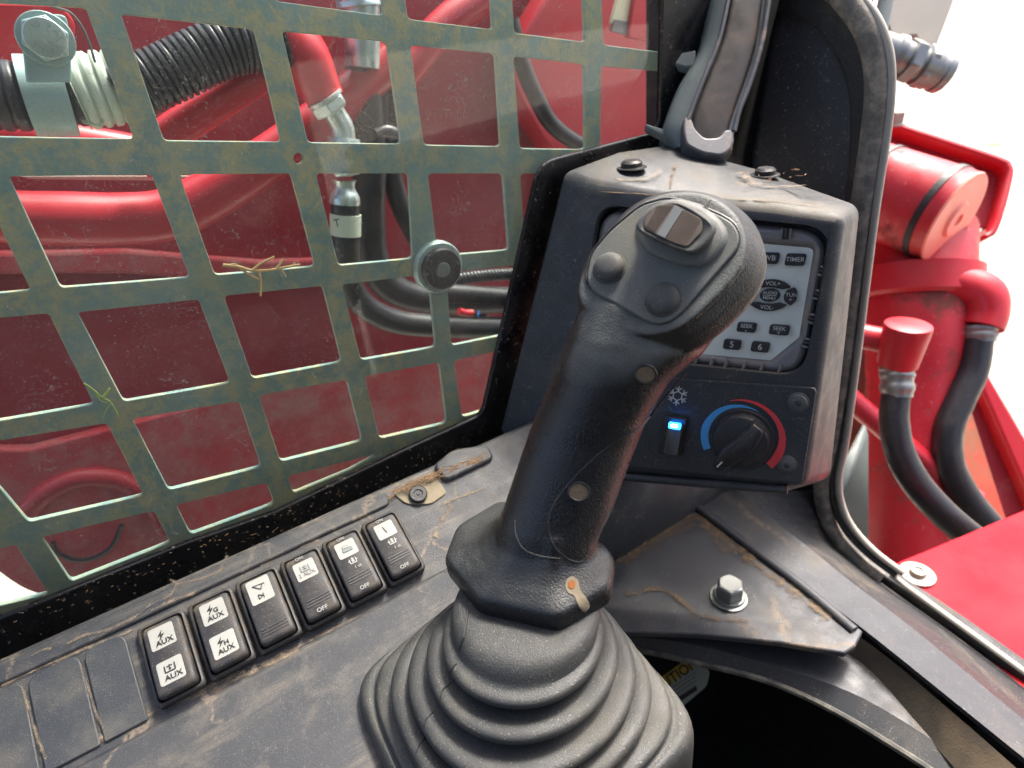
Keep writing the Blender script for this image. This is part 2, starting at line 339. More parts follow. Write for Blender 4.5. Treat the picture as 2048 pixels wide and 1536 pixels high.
def glass_mat():
    m = bpy.data.materials.new('dusty_glass'); m.use_nodes = True; t = m.node_tree; N = t.nodes; L = t.links
    N.remove(N['Principled BSDF']); out = N['Material Output']
    tc = N.new('ShaderNodeTexCoord')
    tr = N.new('ShaderNodeBsdfTransparent'); tr.inputs[0].default_value = (.87, .955, .925, 1)
    gl = N.new('ShaderNodeBsdfGlossy'); gl.inputs['Roughness'].default_value = .02
    fr = N.new('ShaderNodeFresnel'); fr.inputs[0].default_value = 1.5
    m1 = N.new('ShaderNodeMixShader'); L.new(fr.outputs[0], m1.inputs[0]); L.new(tr.outputs[0], m1.inputs[1]); L.new(gl.outputs[0], m1.inputs[2])
    df = N.new('ShaderNodeBsdfDiffuse'); df.inputs[0].default_value = (.62, .58, .5, 1)
    def nz(s, d=3, r=.5):
        q = N.new('ShaderNodeTexNoise'); q.inputs['Scale'].default_value = s; q.inputs['Detail'].default_value = d; q.inputs['Roughness'].default_value = r; L.new(tc.outputs['Object'], q.inputs['Vector']); return q.outputs['Fac']
    def mr(s, a, b, c, d):
        q = N.new('ShaderNodeMapRange'); q.inputs[1].default_value = a; q.inputs[2].default_value = b; q.inputs[3].default_value = c; q.inputs[4].default_value = d; L.new(s, q.inputs[0]); return q.outputs[0]
    def op(a, b, o='ADD'):
        q = N.new('ShaderNodeMath'); q.operation = o; q.use_clamp = True; L.new(a, q.inputs[0])
        if isinstance(b, float): q.inputs[1].default_value = b
        else: L.new(b, q.inputs[1])
        return q.outputs[0]
    film = mr(nz(8, 7, .65), .36, .66, .012, .115)
    fine = mr(nz(900, 2), .64, .70, 0, .38); fine = op(fine, mr(nz(9, 3), .35, .6, .25, 1), 'MULTIPLY')
    wv = N.new('ShaderNodeTexWave'); wv.inputs['Scale'].default_value = 9; wv.inputs['Distortion'].default_value = 75; wv.inputs['Detail'].default_value = 6; wv.inputs['Detail Scale'].default_value = 3; L.new(tc.outputs['Object'], wv.inputs['Vector'])
    scr = op(mr(wv.outputs['Fac'], .982, 1, 0, .4), mr(nz(40, 4), .5, .62, 0, 1), 'MULTIPLY')
    f = op(op(film, fine), scr)
    m2 = N.new('ShaderNodeMixShader'); L.new(f, m2.inputs[0]); L.new(m1.outputs[0], m2.inputs[1]); L.new(df.outputs[0], m2.inputs[2])
    L.new(m2.outputs[0], out.inputs[0]); return m
m_glass = glass_mat()
# ================================================================== ground
g = mesh('ground', [(-2000, -2000, -1.15), (2000, -2000, -1.15), (2000, 2000, -1.15), (-2000, 2000, -1.15)], [(0, 1, 2, 3)], m_sand); g['kind'] = 'structure'
fl = prism('cab_floor', [(-.9, -.8, -.50), (.50, -.8, -.50), (.50, .335, -.50), (-.9, .335, -.50)], (0, 0, -.02), m_floor); fl['kind'] = 'structure'
rf = plate('cab_roof', [[Vector((-.9, -.75, .85)), Vector((.40, -.75, .85)), Vector((.40, .35, .85)), Vector((-.9, .35, .85))], [Vector((-.80, -.62, .85)), Vector((-.16, -.62, .85)), Vector((-.16, .24, .85)), Vector((-.80, .24, .85))]], (0, 0, -1), .03, m_pillar, None, bevel=.004); rf['kind'] = 'structure'
bw = prism('cab_back_wall', [(-.9, -.75, -.5), (-.9, .35, -.5), (-.9, .35, .10), (-.9, -.75, .10)], (-.02, 0, 0), m_pillar); bw['kind'] = 'structure'
bs_ = prism('cab_right_wall', [(-.9, -.75, -.5), (.37, -.75, -.5), (.37, -.75, .85), (-.9, -.75, .85)], (0, -.02, 0), m_pillar); bs_['kind'] = 'structure'
YG = .305                                    # side window plane
NY = Vector((0, -1, 0)); NX = Vector((-1, 0, 0)); NZ = Vector((0, 0, 1))
# ================================================================== window frame, glass, steel screen
out = [PY(*p, YG - .006) for p in ((-420, -260), (1530, -260), (1500, 250), (1420, 330), (1140, 420), (1040, 945), (480, 1190), (-420, 1580))]
inn = rc([PY(*p, YG - .006) for p in ((-330, -200), (1330, -200), (1320, 262), (1080, 325), (966, 828), (800, 905), (549, 1026), (373, 1087), (-330, 1372))], [.001, .001, .01, .012, .006, 0, 0, 0, .001], 5)
wf = plate('window_frame', [out, inn], NY, .004, m_frit, None, bevel=.001)
tag(wf, 'glossy black border framing the side window beside the switch console', 'window frame')
gp = [PY(*p, YG) for p in ((-400, -250), (1500, -250), (1480, 330), (1020, 880), (480, 1120), (-400, 1450))]
gl = prism('window_pane', gp, (0, .0001, 0), m_glass)
gl.data.materials.clear(); gl.data.materials.append(m_glass)
tag(gl, 'dusty scratched clear window pane in front of the steel screen', 'window pane')
# keep only one face of glass so that light is filtered once
bm = bmesh.new(); bm.from_mesh(gl.data); bm.faces.ensure_lookup_table()
kill = sorted(bm.faces, key=lambda f: f.calc_center_median().y)[1:]
bmesh.ops.delete(bm, geom=kill, context='FACES'); bm.to_mesh(gl.data); bm.free()

YS = .324
cells = [
 [(545, -60), (765, -60), (766, 31), (552, 2)], [(804, -60), (980, -60), (987, 59), (816, 38)], [(1021, -60), (1166, -60), (1172, 84), (1029, 66)], [(1201, -60), (1340, -60), (1340, 106), (1207, 90)],
 [(285, -60), (500, -60), (500, -8), (300, -30)],
 [(-120, 0), (172, 15), (268, 278), (-60, 272)], [(242, 28), (509, 58), (563, 284), (328, 281)], [(564, 62), (775, 83), (803, 288), (616, 285)], [(821, 90), (992, 107), (1003, 293), (848, 290)],
 [(1027, 112), (1170, 128), (1172, 299), (1040, 297)], [(1203, 132), (1340, 144), (1340, 305), (1201, 300)],
 [(-150, 352), (-52, 350), (62, 581), (-60, 591)], [(17, 353), (304, 349), (380, 555), (121, 575)], [(359, 349), (582, 347), (631, 533), (430, 550)],
 [(632, 347), (818, 347), (826, 517), (677, 531)], [(856, 347), (1007, 347), (1019, 500), (876, 512)], [(1041, 347), (1180, 347), (1180, 490), (1050, 499)],
 [(-100, 645), (97, 627), (188, 809), (-40, 848)], [(154, 625), (398, 599), (461, 766), (247, 803)], [(448, 592), (646, 572), (684, 724), (505, 757)],
 [(684, 569), (858, 549), (872, 694), (722, 720)], [(893, 545), (1100, 524), (1080, 655), (903, 691)],
 [(-70, 893), (214, 847), (288, 991), (57, 1044)], [(264, 838), (479, 803), (523, 934), (337, 980)], [(518, 791), (694, 760), (725, 882), (561, 923)], [(729, 753), (879, 725), (894, 846), (759, 877)],
 [(908, 721), (1060, 690), (1040, 800), (924, 834)],
 [(-80, 1118), (31, 1090), (98, 1188), (-20, 1216)], [(83, 1075), (308, 1022), (341, 1085), (142, 1163)], [(352, 1010), (534, 966), (549, 1008), (381, 1069)], [(576, 953), (765, 905), (700, 940), (586, 987)],
]
loops = [[PY(*p, YS) for p in ((-430, -60 - 60), (1350, -120), (1350, 420), (1060, 900), (549, 1120), (-430, 1510))]]
for c in cells: loops.append([PY(p.x, p.y, YS) for p in rc([Vector((*q, 0)) for q in c], 10, 4)])
loops.append([PY(*p, YS) for p in arc(597, 317, 10, 11, n=16)])
sr = thing('safety_screen', 'green grey steel safety screen with square openings, dirt caked, outside the window', 'safety screen', PY(549, 1110, YS))
sc_o = plate('screen_sheet', loops, NY, .0032, m_screen, sr, bevel=.0004)
# round rubber bumper on the screen
def bump():
    c = PY(872, 532, YS - .003); c2 = PY(872, 532, YS + .001)
    lathe('mounting_ring', c2, (0, -1, 0), [(0, .0158), (.004, .0158), (.0055, .0148), (.0058, .0118)], m_zincp, sr)
    lathe('rubber_bumper', c2, (0, -1, 0), [(0, .0125), (.008, .0125), (.0098, .0118), (.0102, .010), (.0102, .0048), (.009, .0042)], m_black, sr)
    lathe('bumper_stud', c2, (0, -1, 0), [(.006, .0046), (.0100, .0046), (.0106, .0038)], m_lever, sr)
bump()

# ================================================================== twigs on the glass
def twig(root, name, pts, r, m):
    P = [PY(*p, YG - .0016) for p in pts]
    n = len(P); return tube(name, P, [r * (1 - .35 * i / (n - 1)) for i in range(n)], m, root, n=7, sub=5)
tw = thing('dry_twig', 'dry straw coloured juniper twig stuck on the window glass', 'twig', PY(520, 545, YG))
for pts, r in (([(446, 530), (475, 533), (505, 541), (540, 540), (572, 534), (600, 529)], .0009), ([(505, 541), (520, 528), (549, 513)], .0008), ([(480, 536), (500, 550), (517, 558)], .0007),
               ([(517, 542), (521, 560), (521, 592)], .0008), ([(553, 537), (560, 528), (567, 518)], .0007), ([(560, 536), (566, 545), (572, 553)], .0006), ([(575, 533), (585, 530), (590, 524)], .0005), ([(458, 532), (465, 528), (474, 529)], .0006)):
    twig(tw, 'twig_branch', pts, r, m_twig)
gs = thing('green_sprig', 'small green weed sprig on the window low on the left', 'sprig', PY(210, 800, YG))
for pts, r in (([(168, 767), (185, 778), (205, 795), (222, 805), (236, 830)], .0004), ([(205, 795), (214, 785), (219, 776)], .0007), ([(190, 782), (200, 800), (215, 806)], .0003), ([(222, 805), (210, 825), (205, 838)], .0003)):
    twig(gs, 'sprig_stem', pts, r, m_green)

# ================================================================== outside, behind the screen
YW = .60
wl = [PY(*p, YW) for p in ((-500, -300), (1600, -300), (1500, 1000), (560, 1140), (300, 1190), (75, 1195), (0, 1150), (-60, 1090), (-200, 1150), (-500, 1000))]
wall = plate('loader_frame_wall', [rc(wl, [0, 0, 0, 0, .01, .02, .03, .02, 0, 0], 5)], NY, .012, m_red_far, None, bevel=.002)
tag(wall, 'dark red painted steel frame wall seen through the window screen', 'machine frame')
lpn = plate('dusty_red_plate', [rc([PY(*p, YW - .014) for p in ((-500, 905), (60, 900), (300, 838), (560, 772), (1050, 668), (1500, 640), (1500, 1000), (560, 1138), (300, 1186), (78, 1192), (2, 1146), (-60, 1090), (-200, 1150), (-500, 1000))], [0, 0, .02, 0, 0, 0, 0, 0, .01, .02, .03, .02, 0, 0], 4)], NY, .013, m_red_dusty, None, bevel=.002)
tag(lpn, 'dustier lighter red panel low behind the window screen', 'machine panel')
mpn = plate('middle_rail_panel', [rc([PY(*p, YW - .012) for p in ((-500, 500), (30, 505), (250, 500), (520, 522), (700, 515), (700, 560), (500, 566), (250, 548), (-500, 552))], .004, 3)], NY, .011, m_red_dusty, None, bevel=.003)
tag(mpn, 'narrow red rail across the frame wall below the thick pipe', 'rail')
# raised stiffening panel and weld ridges on the wall
rp = tube('curved_red_rib', [PY(*p, YW - .016) for p in ((40, 1040), (90, 985), (160, 955), (240, 960), (300, 1000), (330, 1060))], .0088, m_red_far, None, n=10)
tag(rp, 'curved red steel rib low behind the window screen', 'rib')
rb = tube('curved_black_cable', [PY(*p, YW - .018) for p in ((105, 1085), (115, 1105), (150, 1120), (190, 1115), (225, 1090), (243, 1050))], .0022, m_hose, None, n=8)
tag(rb, 'thin black cable curving low on the red frame wall', 'cable')
# bright red boom piece at the upper right behind glass
bp = plate('boom_plate', [rc([PY(*p, .55) for p in ((1010, 130), (1160, -120), (1420, -120), (1420, 420), (1130, 330), (1090, 290), (1045, 210))], [.02, 0, 0, 0, .04, .05, .03], 6)], NY, .03, m_red, None, bevel=.004)
tag(bp, 'bright red boom plate behind the upper right of the window', 'boom plate')
be = tube('boom_edge_tube', [PY(*p, .53) for p in ((700, 290), (790, 170), (880, 60), (960, 0), (1060, -60))], .014, m_red, None, n=14)
tag(be, 'slanting red tube behind the upper middle of the screen', 'tube')
ar = tube('dark_curved_tube', [PY(*p, .52) for p in ((1020, 40), (1045, 130), (1075, 200), (1105, 250), (1160, 290), (1250, 330))], .008, m_hose, None, n=12)  # dark arc over the boom plate, built as a tube
tag(ar, 'dark tube curving down across the bright red boom plate', 'hose')
# latch with cream label at the top right
lt = thing('red_lever', 'red latch lever with a cream label at the top right of the window', 'lever', PY(1270, 60, .50))
plate('lever_arm', [rc([PY(*p, .485) for p in ((1275, -40), (1330, -40), (1296, 82), (1258, 75))], .004)], NY, .008, m_red_clean, lt, bevel=.001)
plate('lever_label', [rc([PY(*p, .49) for p in ((1240, -20), (1290, -20), (1266, 56), (1222, 48))], .003)], NY, .004, m_creampl, lt, bevel=.0006)
plate('label_foot', [rc([PY(*p, .489) for p in ((1228, 38), (1268, 46), (1262, 72), (1224, 62))], .002)], NY, .004, m_bezel, lt)
# tubes
p1 = tube('bent_red_pipe', [PY(*p, .47) for p in ((-160, 425), (20, 434), (140, 438), (250, 438), (340, 428), (430, 385), (540, 315), (660, 225), (780, 120))], [.0155, .0155, .0165, .0165, .0165, .016, .015, .0145, .0145], m_red, None, n=26, sub=8)
tag(p1, 'thick bent red pipe crossing low behind the screen', 'pipe')
p0 = tube('red_rail', [PY(*p, .53) for p in ((-160, 268), (60, 272), (250, 300), (420, 330), (560, 300))], .012, m_red, None, n=16)
tag(p0, 'dark red rail just under the grey cable clamp', 'rail')
p2 = tube('straight_red_pipe', [PY(*p, .45) for p in ((270, 330), (340, 268), (430, 208), (520, 150), (590, 108), (640, 80))], .0105, m_red_clean, None, n=22)
tag(p2, 'straight bright red pipe rising to the red fitting', 'pipe')
ft = thing('red_fitting', 'red elbow fitting with a zinc nut and bent steel tube', 'pipe fitting', PY(640, 190, .44))
def tb(nm_, pts, r, m, root, y, **k): return tube(nm_, [PY(*p, y) for p in pts], r, m, root, **k)
tb('fitting_body', ((560, 60), (590, 88), (612, 125), (637, 170), (652, 198)), [.010, .0155, .0165, .0140, .0125], m_red_clean, ft, .44, n=20)
tb('fitting_branch', ((640, 60), (612, 100), (600, 122)), .0125, m_red, ft, .45, n=16)
a = PY(640, 182, .435); b = PY(668, 228, .435); ax = (b - a).normalized()
hexbolt(ft, a + ax * .004, ax, .0125, .0075, m_zinc, washer=1.0, name='zinc_nut', rot=20)
tb('steel_elbow', ((660, 212), (672, 232), (685, 256), (688, 290)), [.0078, .0075, .0078, .0080], m_zinc, ft, .435, n=18)
tb('elbow_collar', ((688, 276), (688, 292), (688, 310)), [.0105, .0118, .0112], m_zinc, ft, .435, n=18, sub=3)
hexbolt(ft, PY(689, 318, .435), (0, 0, -1), .0105, .0085, m_zinc, washer=1.0, name='swivel_nut', rot=15)
tb('hose_crimp', ((689, 360), (690, 375), (690, 392), (690, 408)), [.0085, .0070, .0100, .0105], m_zinc, ft, .435, n=20, sub=4)
h1 = thing('labelled_hose', 'black hose with a white T sleeve hanging below the zinc fitting', 'hose', PY(690, 480, .435))
tb('hose_body', ((690, 400), (691, 460), (694, 520), (705, 580), (740, 620), (800, 645), (880, 652), (960, 655), (1060, 655)), [.0102, .0102, .0100, .0098, .0098, .0098, .0098, .0098, .0098], m_hose, h1, .435, n=18)
tb('white_sleeve', ((691, 428), (691, 450), (691, 470)), .0110, m_wplastic, h1, .435, n=22, sub=3)
text('sleeve_letter', 'T', PY(674, 447, .4242), (1, 0, 0), (0, 0, 1), .008, m_ink, h1)
h2 = thing('large_hose', 'thick black hose with a silver ferrule behind the screen', 'hose', PY(730, 120, .46))
tb('ferrule', ((722, -60), (724, 60), (725, 135)), [.0120, .0120, .0116], m_zinc, h2, .455, n=20)
fe = [PY(720, -30, .455), PY(720, 5, .455)]
hexbolt(h2, PY(718, 14, .455), (0, 0, 1), .0150, .012, m_zinc, washer=1.0, name='ferrule_nut')
tb('hose_body', ((726, 130), (732, 220), (738, 320), (738, 420), (742, 500), (765, 560), (820, 592), (900, 600), (980, 600), (1070, 600)), .0128, m_hose, h2, .47, n=20)
h3 = tb('thin_hose', ((765, 120), (772, 260), (782, 340), (800, 410), (835, 480), (880, 560), (960, 640), (1050, 700)), .0082, m_hose, None, .48, n=16)
tag(h3, 'thinner grey black hose running down behind the round bumper', 'hose')
h4 = tb('ring_clamp_hose', ((752, 270), (775, 262), (800, 275), (798, 292), (770, 300)), .0045, m_hose, None, .45, n=12); tag(h4, 'short black hose loop beside the thick hose', 'hose')
# corrugated conduits
def conduit(name, pts, r, pitch, y, m=m_conduit, n=22, dep=.16, root=None):
    P = cat([PY(*p, y) for p in pts], 40); L = [0]
    for i in range(1, len(P)): L.append(L[-1] + (P[i] - P[i - 1]).length)
    tot = L[-1]; k = int(tot / pitch) * 8; path = []; rad = []; j = 0
    for i in range(k + 1):
        s = tot * i / k
        while j < len(L) - 2 and L[j + 1] < s: j += 1
        t = (s - L[j]) / max(1e-9, L[j + 1] - L[j]); path.append(P[j].lerp(P[j + 1], t))
        ph = (s / pitch) % 1; rad.append(r * (1 - dep * (1 if ph < .38 else 0) * math.sin(math.pi * min(1, ph / .38))))
    return loft(name, rings_tube(path, rad, n, st=10), m, root, ang=60)
c1 = conduit('corrugated_conduit', ((238, 190), (270, 175), (340, 145), (410, 112), (470, 92), (520, 88), (562, 78)), .0158, .0038, .43); tag(c1, 'ribbed black corrugated conduit behind the upper left of the screen', 'conduit')
c2 = conduit('corrugated_conduit', ((900, 560), (960, 552), (1020, 548), (1100, 545)), .0055, .0035, .45, n=14); tag(c2, 'thin corrugated conduit right of the round bumper', 'conduit')
c3 = conduit('corrugated_conduit', ((700, -80), (765, 0), (790, 120), (795, 230), (790, 275)), .0085, .004, .475, n=16); tag(c3, 'narrow ribbed conduit hanging beside the thick black hose', 'conduit')
h5 = tb('upper_hose', ((880, 585), (950, 590), (1000, 594), (1090, 600)), .0080, m_hose, None, .44, n=14); tag(h5, 'black hose running right above the red tie', 'hose')
rt = tb('red_tie', ((918, 622), (930, 626), (945, 626)), .0030, m_red_clean, None, .415, n=10); tag(rt, 'small bright red tie on the hoses right of the bumper', 'cable tie')
# clamp with bolt, white coupling
cl = thing('cable_clamp', 'pale grey P clamp with a stamped hex bolt at the top left', 'clamp', PY(95, 200, .42))
yc = .412
plate('clamp_plate', [rc([PY(*p, yc) for p in ((36, 30), (134, 28), (142, 118), (142, 165), (52, 165), (46, 110))], [.004, .004, .003, .001, .001, .003], 4)], NY, .004, m_zincp, cl, bevel=.0008)
ring = []
for px0, px1 in ((52, 146),):
    rg = []
    for ex in (0, 1):
        x = px0 if ex == 0 else px1
    cpt0 = PY(50, 190, .436); cpt1 = PY(138, 190, .436); axc = (cpt1 - cpt0)
lathe('clamp_band', PY(50, 193, .436), axc, [(0, .0178), (.0002, .0200), (axc.length, .0200), (axc.length + .0002, .0178)], m_zincp, cl, n=36)
u_, v_, w_ = basis(Vector((0, -1, 0)))
bc = PY(92, 78, yc)
lathe('bolt_washer', bc, (0, -1, 0), [(0, .0122), (.0012, .0122), (.0015, .0118), (.0015, .010)], m_zincp, cl, n=36)
hexbolt(cl, bc + Vector((0, -.001, 0)), (0, -1, 0), .0104, .0050, m_zincp, washer=0, name='hex_bolt', rot=8)
hb = bc + Vector((0, -.0089, 0))
lathe('bolt_face', bc + Vector((0, -.0080, 0)), (0, -1, 0), [(0, .0089), (.0006, .0086), (.0007, .008)], m_zinc, cl, n=36)
def arctext(s, c, r, a0, da, size, mt, root):
    for i, ch in enumerate(s):
        a = R(a0 + i * da); d = Vector((math.cos(a), 0, math.sin(a))); up = -d if da > 0 else d
        uu = Vector((math.sin(a), 0, -math.cos(a))) * (1 if da < 0 else -1)
        text('stamped_letter', ch, c + d * r, uu, up, size, mt, root, thick=.0003)
hf = hb + Vector((0, -.0001, 0))
arctext('10.9', hf, .0058, 118, -21, .0036, m_zincp, cl); arctext('SCM435', hf, .0061, 205, 22, .0036, m_zincp, cl); arctext('AS', hf, .0061, 20, -24, .0036, m_zincp, cl)
dh = conduit('ribbed_black_hose', ((-120, 190), (0, 192), (60, 192), (160, 184), (185, 180)), .0172, .0065, .436, m=m_hose, dep=.08); tag(dh, 'dark ribbed hose held by the pale clamp at the left edge', 'hose')
wc = conduit('white_ribbed_coupling', ((150, 187), (175, 183), (205, 179), (240, 175)), .0192, .0058, .436, m=m_wplastic, dep=.10, n=30); tag(wc, 'pale green white ribbed coupling right of the clamp', 'coupling')
wt = plate('coupling_tab', [rc([PY(*p, .425) for p in ((165, 228), (215, 222), (205, 256), (160, 246))], .003)], NY, .003, m_wplastic, wc, bevel=.0005)
rg_ = plate('red_gusset', [rc([PY(*p, .475) for p in ((-60, 5), (120, 10), (150, 40), (146, 130), (20, 150), (-60, 150))], .006)], NY, .01, m_red_clean, None, bevel=.001); tag(rg_, 'bright red gusset plate behind the clamp bolt', 'gusset')
wr = tb('thin_wire', ((100, 12), (140, 25), (165, 55), (180, 90), (190, 125)), .0007, m_rod, None, .42, n=6); tag(wr, 'thin grey wire curling beside the clamp bolt', 'wire')
st = plate('edge_strip', [[PY(*p, .50) for p in ((40, 352), (380, 352), (372, 362), (60, 358))]], NY, .003, m_beige, None); tag(st, 'thin pale metal edge just under the thick screen bar', 'strip')

# ================================================================== console
XC = Vector((1, 0, 0)); YC = Vector((0, 1, 0))
SA = R(30)                                   # switch face slopes up towards the window
YF = PZ(600, 1289, 0).y                      # fold line between flat land and sloping switch face
YSL = Vector((0, math.cos(SA), math.sin(SA))); NSL = Vector((0, -math.sin(SA), math.cos(SA)))
def PS(px, py, d=0): return PP(px, py, Vector((0, YF, 0)) + NSL * d, NSL)
def CL(x, y, z): return Vector((x, YF, 0)) + YSL * y + NSL * z      # slope coordinates
def sl(p): return (p - Vector((0, YF, 0))).dot(YSL)
co = thing('switch_console', 'dusty grey blue plastic armrest console under the window', 'console', (0.05, .2, -.02))
xj = PZ(1262, 1440, 0).x; ye = .249
yt = (sl(PS(474, 1098)) + sl(PS(0, 1296)) + sl(PS(791, 980))) / 3          # window side edge of the slope
xa = PS(985, 890).x + .02; x0 = -.30
xr = xa
yn = sl(PS(1100, 985))
# slope slab
prof = [CL(x0, -.004, 0), CL(xj + .01, -.004, 0), CL(xj + .03, max(.008, yn), 0), CL(xa + .10, max(.008, yn), 0), CL(xa + .10, yt, 0), CL(x0, yt, 0)]
prism('console_slope', prof, NSL * -.05, m_console, co, bevel=.003, seg=3)
land = [Vector((x0, YF, .0005)), Vector((xj, YF, .0005)), Vector((xj, -.12, .0005)), Vector((x0, -.12, .0005))]
prism('console_land', land, (0, 0, -.12), m_console, co, bevel=.004, seg=3)
ya = (sl(PS(263, 1258)) + sl(PS(722, 1046))) / 2; yb = .002
xe = PS(770, 985).x
prism('console_shelf', rc([CL(x0, ya + .002, .0016), CL(xe, ya + .002, .0016), CL(xe, yt - .003, .0016), CL(x0, yt - .003, .0016)], .004), NSL * -.004, m_console, co, bevel=.001)
e1 = (PS(160, 1330).x + PS(210, 1462).x) / 2; e2 = (PS(46, 1378).x + PS(92, 1520).x) / 2
pit = e1 - e2; xR = PS(290, 1337).x - .003
for a, b_ in ((xR, e1), (e1, e2), (e2, e2 - pit), (e2 - pit, e2 - 2 * pit)):
    a -= .0007; b_ += .0007
    prism('blank_plate', rc([CL(b_, yb, .0012), CL(a, yb, .0012), CL(a, ya, .0012), CL(b_, ya, .0012)], [.0008, .0008, .005, .005]), NSL * -.003, m_blank, co, bevel=.0006)
def ribbon(name, P, N_, w, m, parent, jit=.4, n=60):
    """thin film of caked dirt lying on a surface; it thins out towards its edges"""
    P = cat(P, max(4, n // len(P))); V = []; Fc = []; FD = []
    for i, p in enumerate(P):
        t = (P[min(i + 1, len(P) - 1)] - P[max(i - 1, 0)]).normalized(); s = N_.cross(t).normalized()
        e = w * 1.8 * (1 if 0 < i < len(P) - 1 else .3)
        V += [p - s * e, p + N_ * .00015, p + s * e]; q = .85 if 0 < i < len(P) - 1 else 0; FD += [0, q, 0]
    for i in range(len(P) - 1):
        a = i * 3; Fc += [(a, a + 3, a + 4, a + 1), (a + 1, a + 4, a + 5, a + 2)]
    me = bpy.data.meshes.new(name); me.from_pydata([tuple(v) for v in V], [], Fc)
    at = me.attributes.new('fade', 'FLOAT', 'POINT'); at.data.foreach_set('value', FD)
    me.polygons.foreach_set('use_smooth', [True] * len(me.polygons))
    o = link(bpy.data.objects.new(name, me), m, parent); o['kind'] = 'stuff'; return o
def rs(name, pts, w, d=.0002, jit=.4): return ribbon(name, [PS(*p, d) for p in pts], NSL, w, m_stain, co, jit)
rs('dust_seam', ((90, 1530), (200, 1476), (318, 1420), (420, 1372), (520, 1328), (615, 1284), (700, 1242), (780, 1205), (858, 1168)), .0014, .0006)
rs('dust_seam', ((0, 1372), (120, 1318), (270, 1258)), .0010, .0006)
for q in (((46, 1378), (60, 1425), (74, 1470), (92, 1520)), ((160, 1330), (176, 1375), (190, 1420), (210, 1462))): rs('dust_seam', q, .0009, .0013)
for q in (((130, 1290), (165, 1272), (205, 1262), (260, 1240), (300, 1210), (340, 1190), (352, 1168), (338, 1158)), ((352, 1168), (400, 1158), (440, 1140), (455, 1110)), ((60, 1312), (85, 1300), (105, 1296)), ((300, 1222), (350, 1200), (390, 1185))):
    rs('mud_line', q, .0011, .0018, .8)
prism('clip_recess', rc([PS(*p, .0010) for p in ((785, 985), (838, 962), (862, 942), (895, 985), (862, 1008), (812, 1008))], .003), NSL * -.003, m_pale, co, bevel=.0006)
lathe('push_clip', PS(836, 990, .001), NSL, [(0, .0052), (.0016, .0052), (.0024, .0045), (.0024, .0026), (.0018, .0022), (.0018, .001), (.0024, .0008)], m_knob, co)
prism('console_block', rc([PS(*p, .003) for p in ((866, 930), (905, 898), (975, 888), (990, 915), (892, 962))], .004), NSL * -.008, m_console, co, bevel=.0015)
# straw and debris along the window edge (loose, uncountable)
V = []; Fc = []
for i in range(230):
    t = random.random(); big = i < 90
    px = random.uniform(785, 965) if big else -20 + t ** .7 * 960
    py = 1098 - (px - 474) * .375 + (random.uniform(-4, 8) if big else random.uniform(-45, -2))
    q = PS(px, py, .003) if big else PY(px, py, YG - .0075)
    a = random.uniform(-.5, .5); L = random.uniform(.002, .006) if big else random.uniform(.0002, .0007) * (3 if random.random() < .06 else 1); w = random.uniform(.00010, .00025)
    d = Vector((math.cos(a), math.sin(a) * .8, math.sin(a) * .6)) * L; s_ = Vector((-math.sin(a), math.cos(a), .3)) * w; h = Vector((0, -w, w))
    k = len(V); V += [q - d - s_, q - d + s_, q + d + s_, q + d - s_, q + h]; Fc += [(k, k + 1, k + 4), (k + 1, k + 2, k + 4), (k + 2, k + 3, k + 4), (k + 3, k, k + 4), (k + 3, k + 2, k + 1, k)]
de = mesh('straw_debris', V, Fc, m_straw); de['kind'] = 'stuff'; de['label'] = 'straw and dirt crumbs along the bottom edge of the window'

# ================================================================== rocker switches
U6 = [sl(PS(417, 1365)), sl(PS(855, 1149))]
xw = [PS(417, 1365).x, PS(855, 1149).x]; spx = (xw[1] - xw[0]) / 5
SW = spx * .93; SH = ya - yb - .003; ybot = yb + .0008
QQ = SW / .0212
def LV(x, y, z): return XC * x + YSL * y + NSL * z
def sw_body(root):
    o = wloc(root)
    def rr(s, z, m=.0025, zf=None):
        q = [LV(-SW / 2 + s, s, z), LV(SW / 2 - s, s, z), LV(SW / 2 - s, SH - s, zf if zf is not None else z), LV(-SW / 2 + s, SH - s, zf if zf is not None else z)]
        return [o + p for p in rc(q, m, 5)]
    loft('switch_bezel', [rr(0, -.002), rr(0, .0052, zf=.0030), rr(.0004, .0058, zf=.0036), rr(.0012, .0060, zf=.0038), rr(.0016, .0054, .0022, zf=.0032), rr(.0018, .001, .002)], m_switch, root, ang=50)
def sw_rocker(root, flip):
    o = wloc(root); s = .0021; zn, zf = .0098, .0052
    def rr(s, zn_, zf_, m=.0025, d0=0):
        q = [LV(-SW / 2 + s, s + d0, zn_), LV(SW / 2 - s, s + d0, zn_), LV(SW / 2 - s, SH - s, zf_), LV(-SW / 2 + s, SH - s, zf_)]
        return [o + p for p in rc(q, m, 5)]
    loft('rocker', [rr(s, .002, .002), rr(s, zn - .0014, zf - .0012), rr(s + .0003, zn - .0005, zf - .0005, d0=.0006), rr(s + .0010, zn, zf, d0=.0012)], m_switch, root, ang=50)
    return zn, zf, s
def sw_pt(root, fx, fy, zn, zf, s, lift=.00015):
    """fx in -1..1 across, fy 0 (near) .. 1 (far) on the rocker top"""
    y0 = s + .0012; y1 = SH - s; y = y0 + (y1 - y0) * fy; z = zn + (zf - zn) * fy
    return wloc(root) + LV(fx * (SW / 2 - s - .001), y, z + lift)
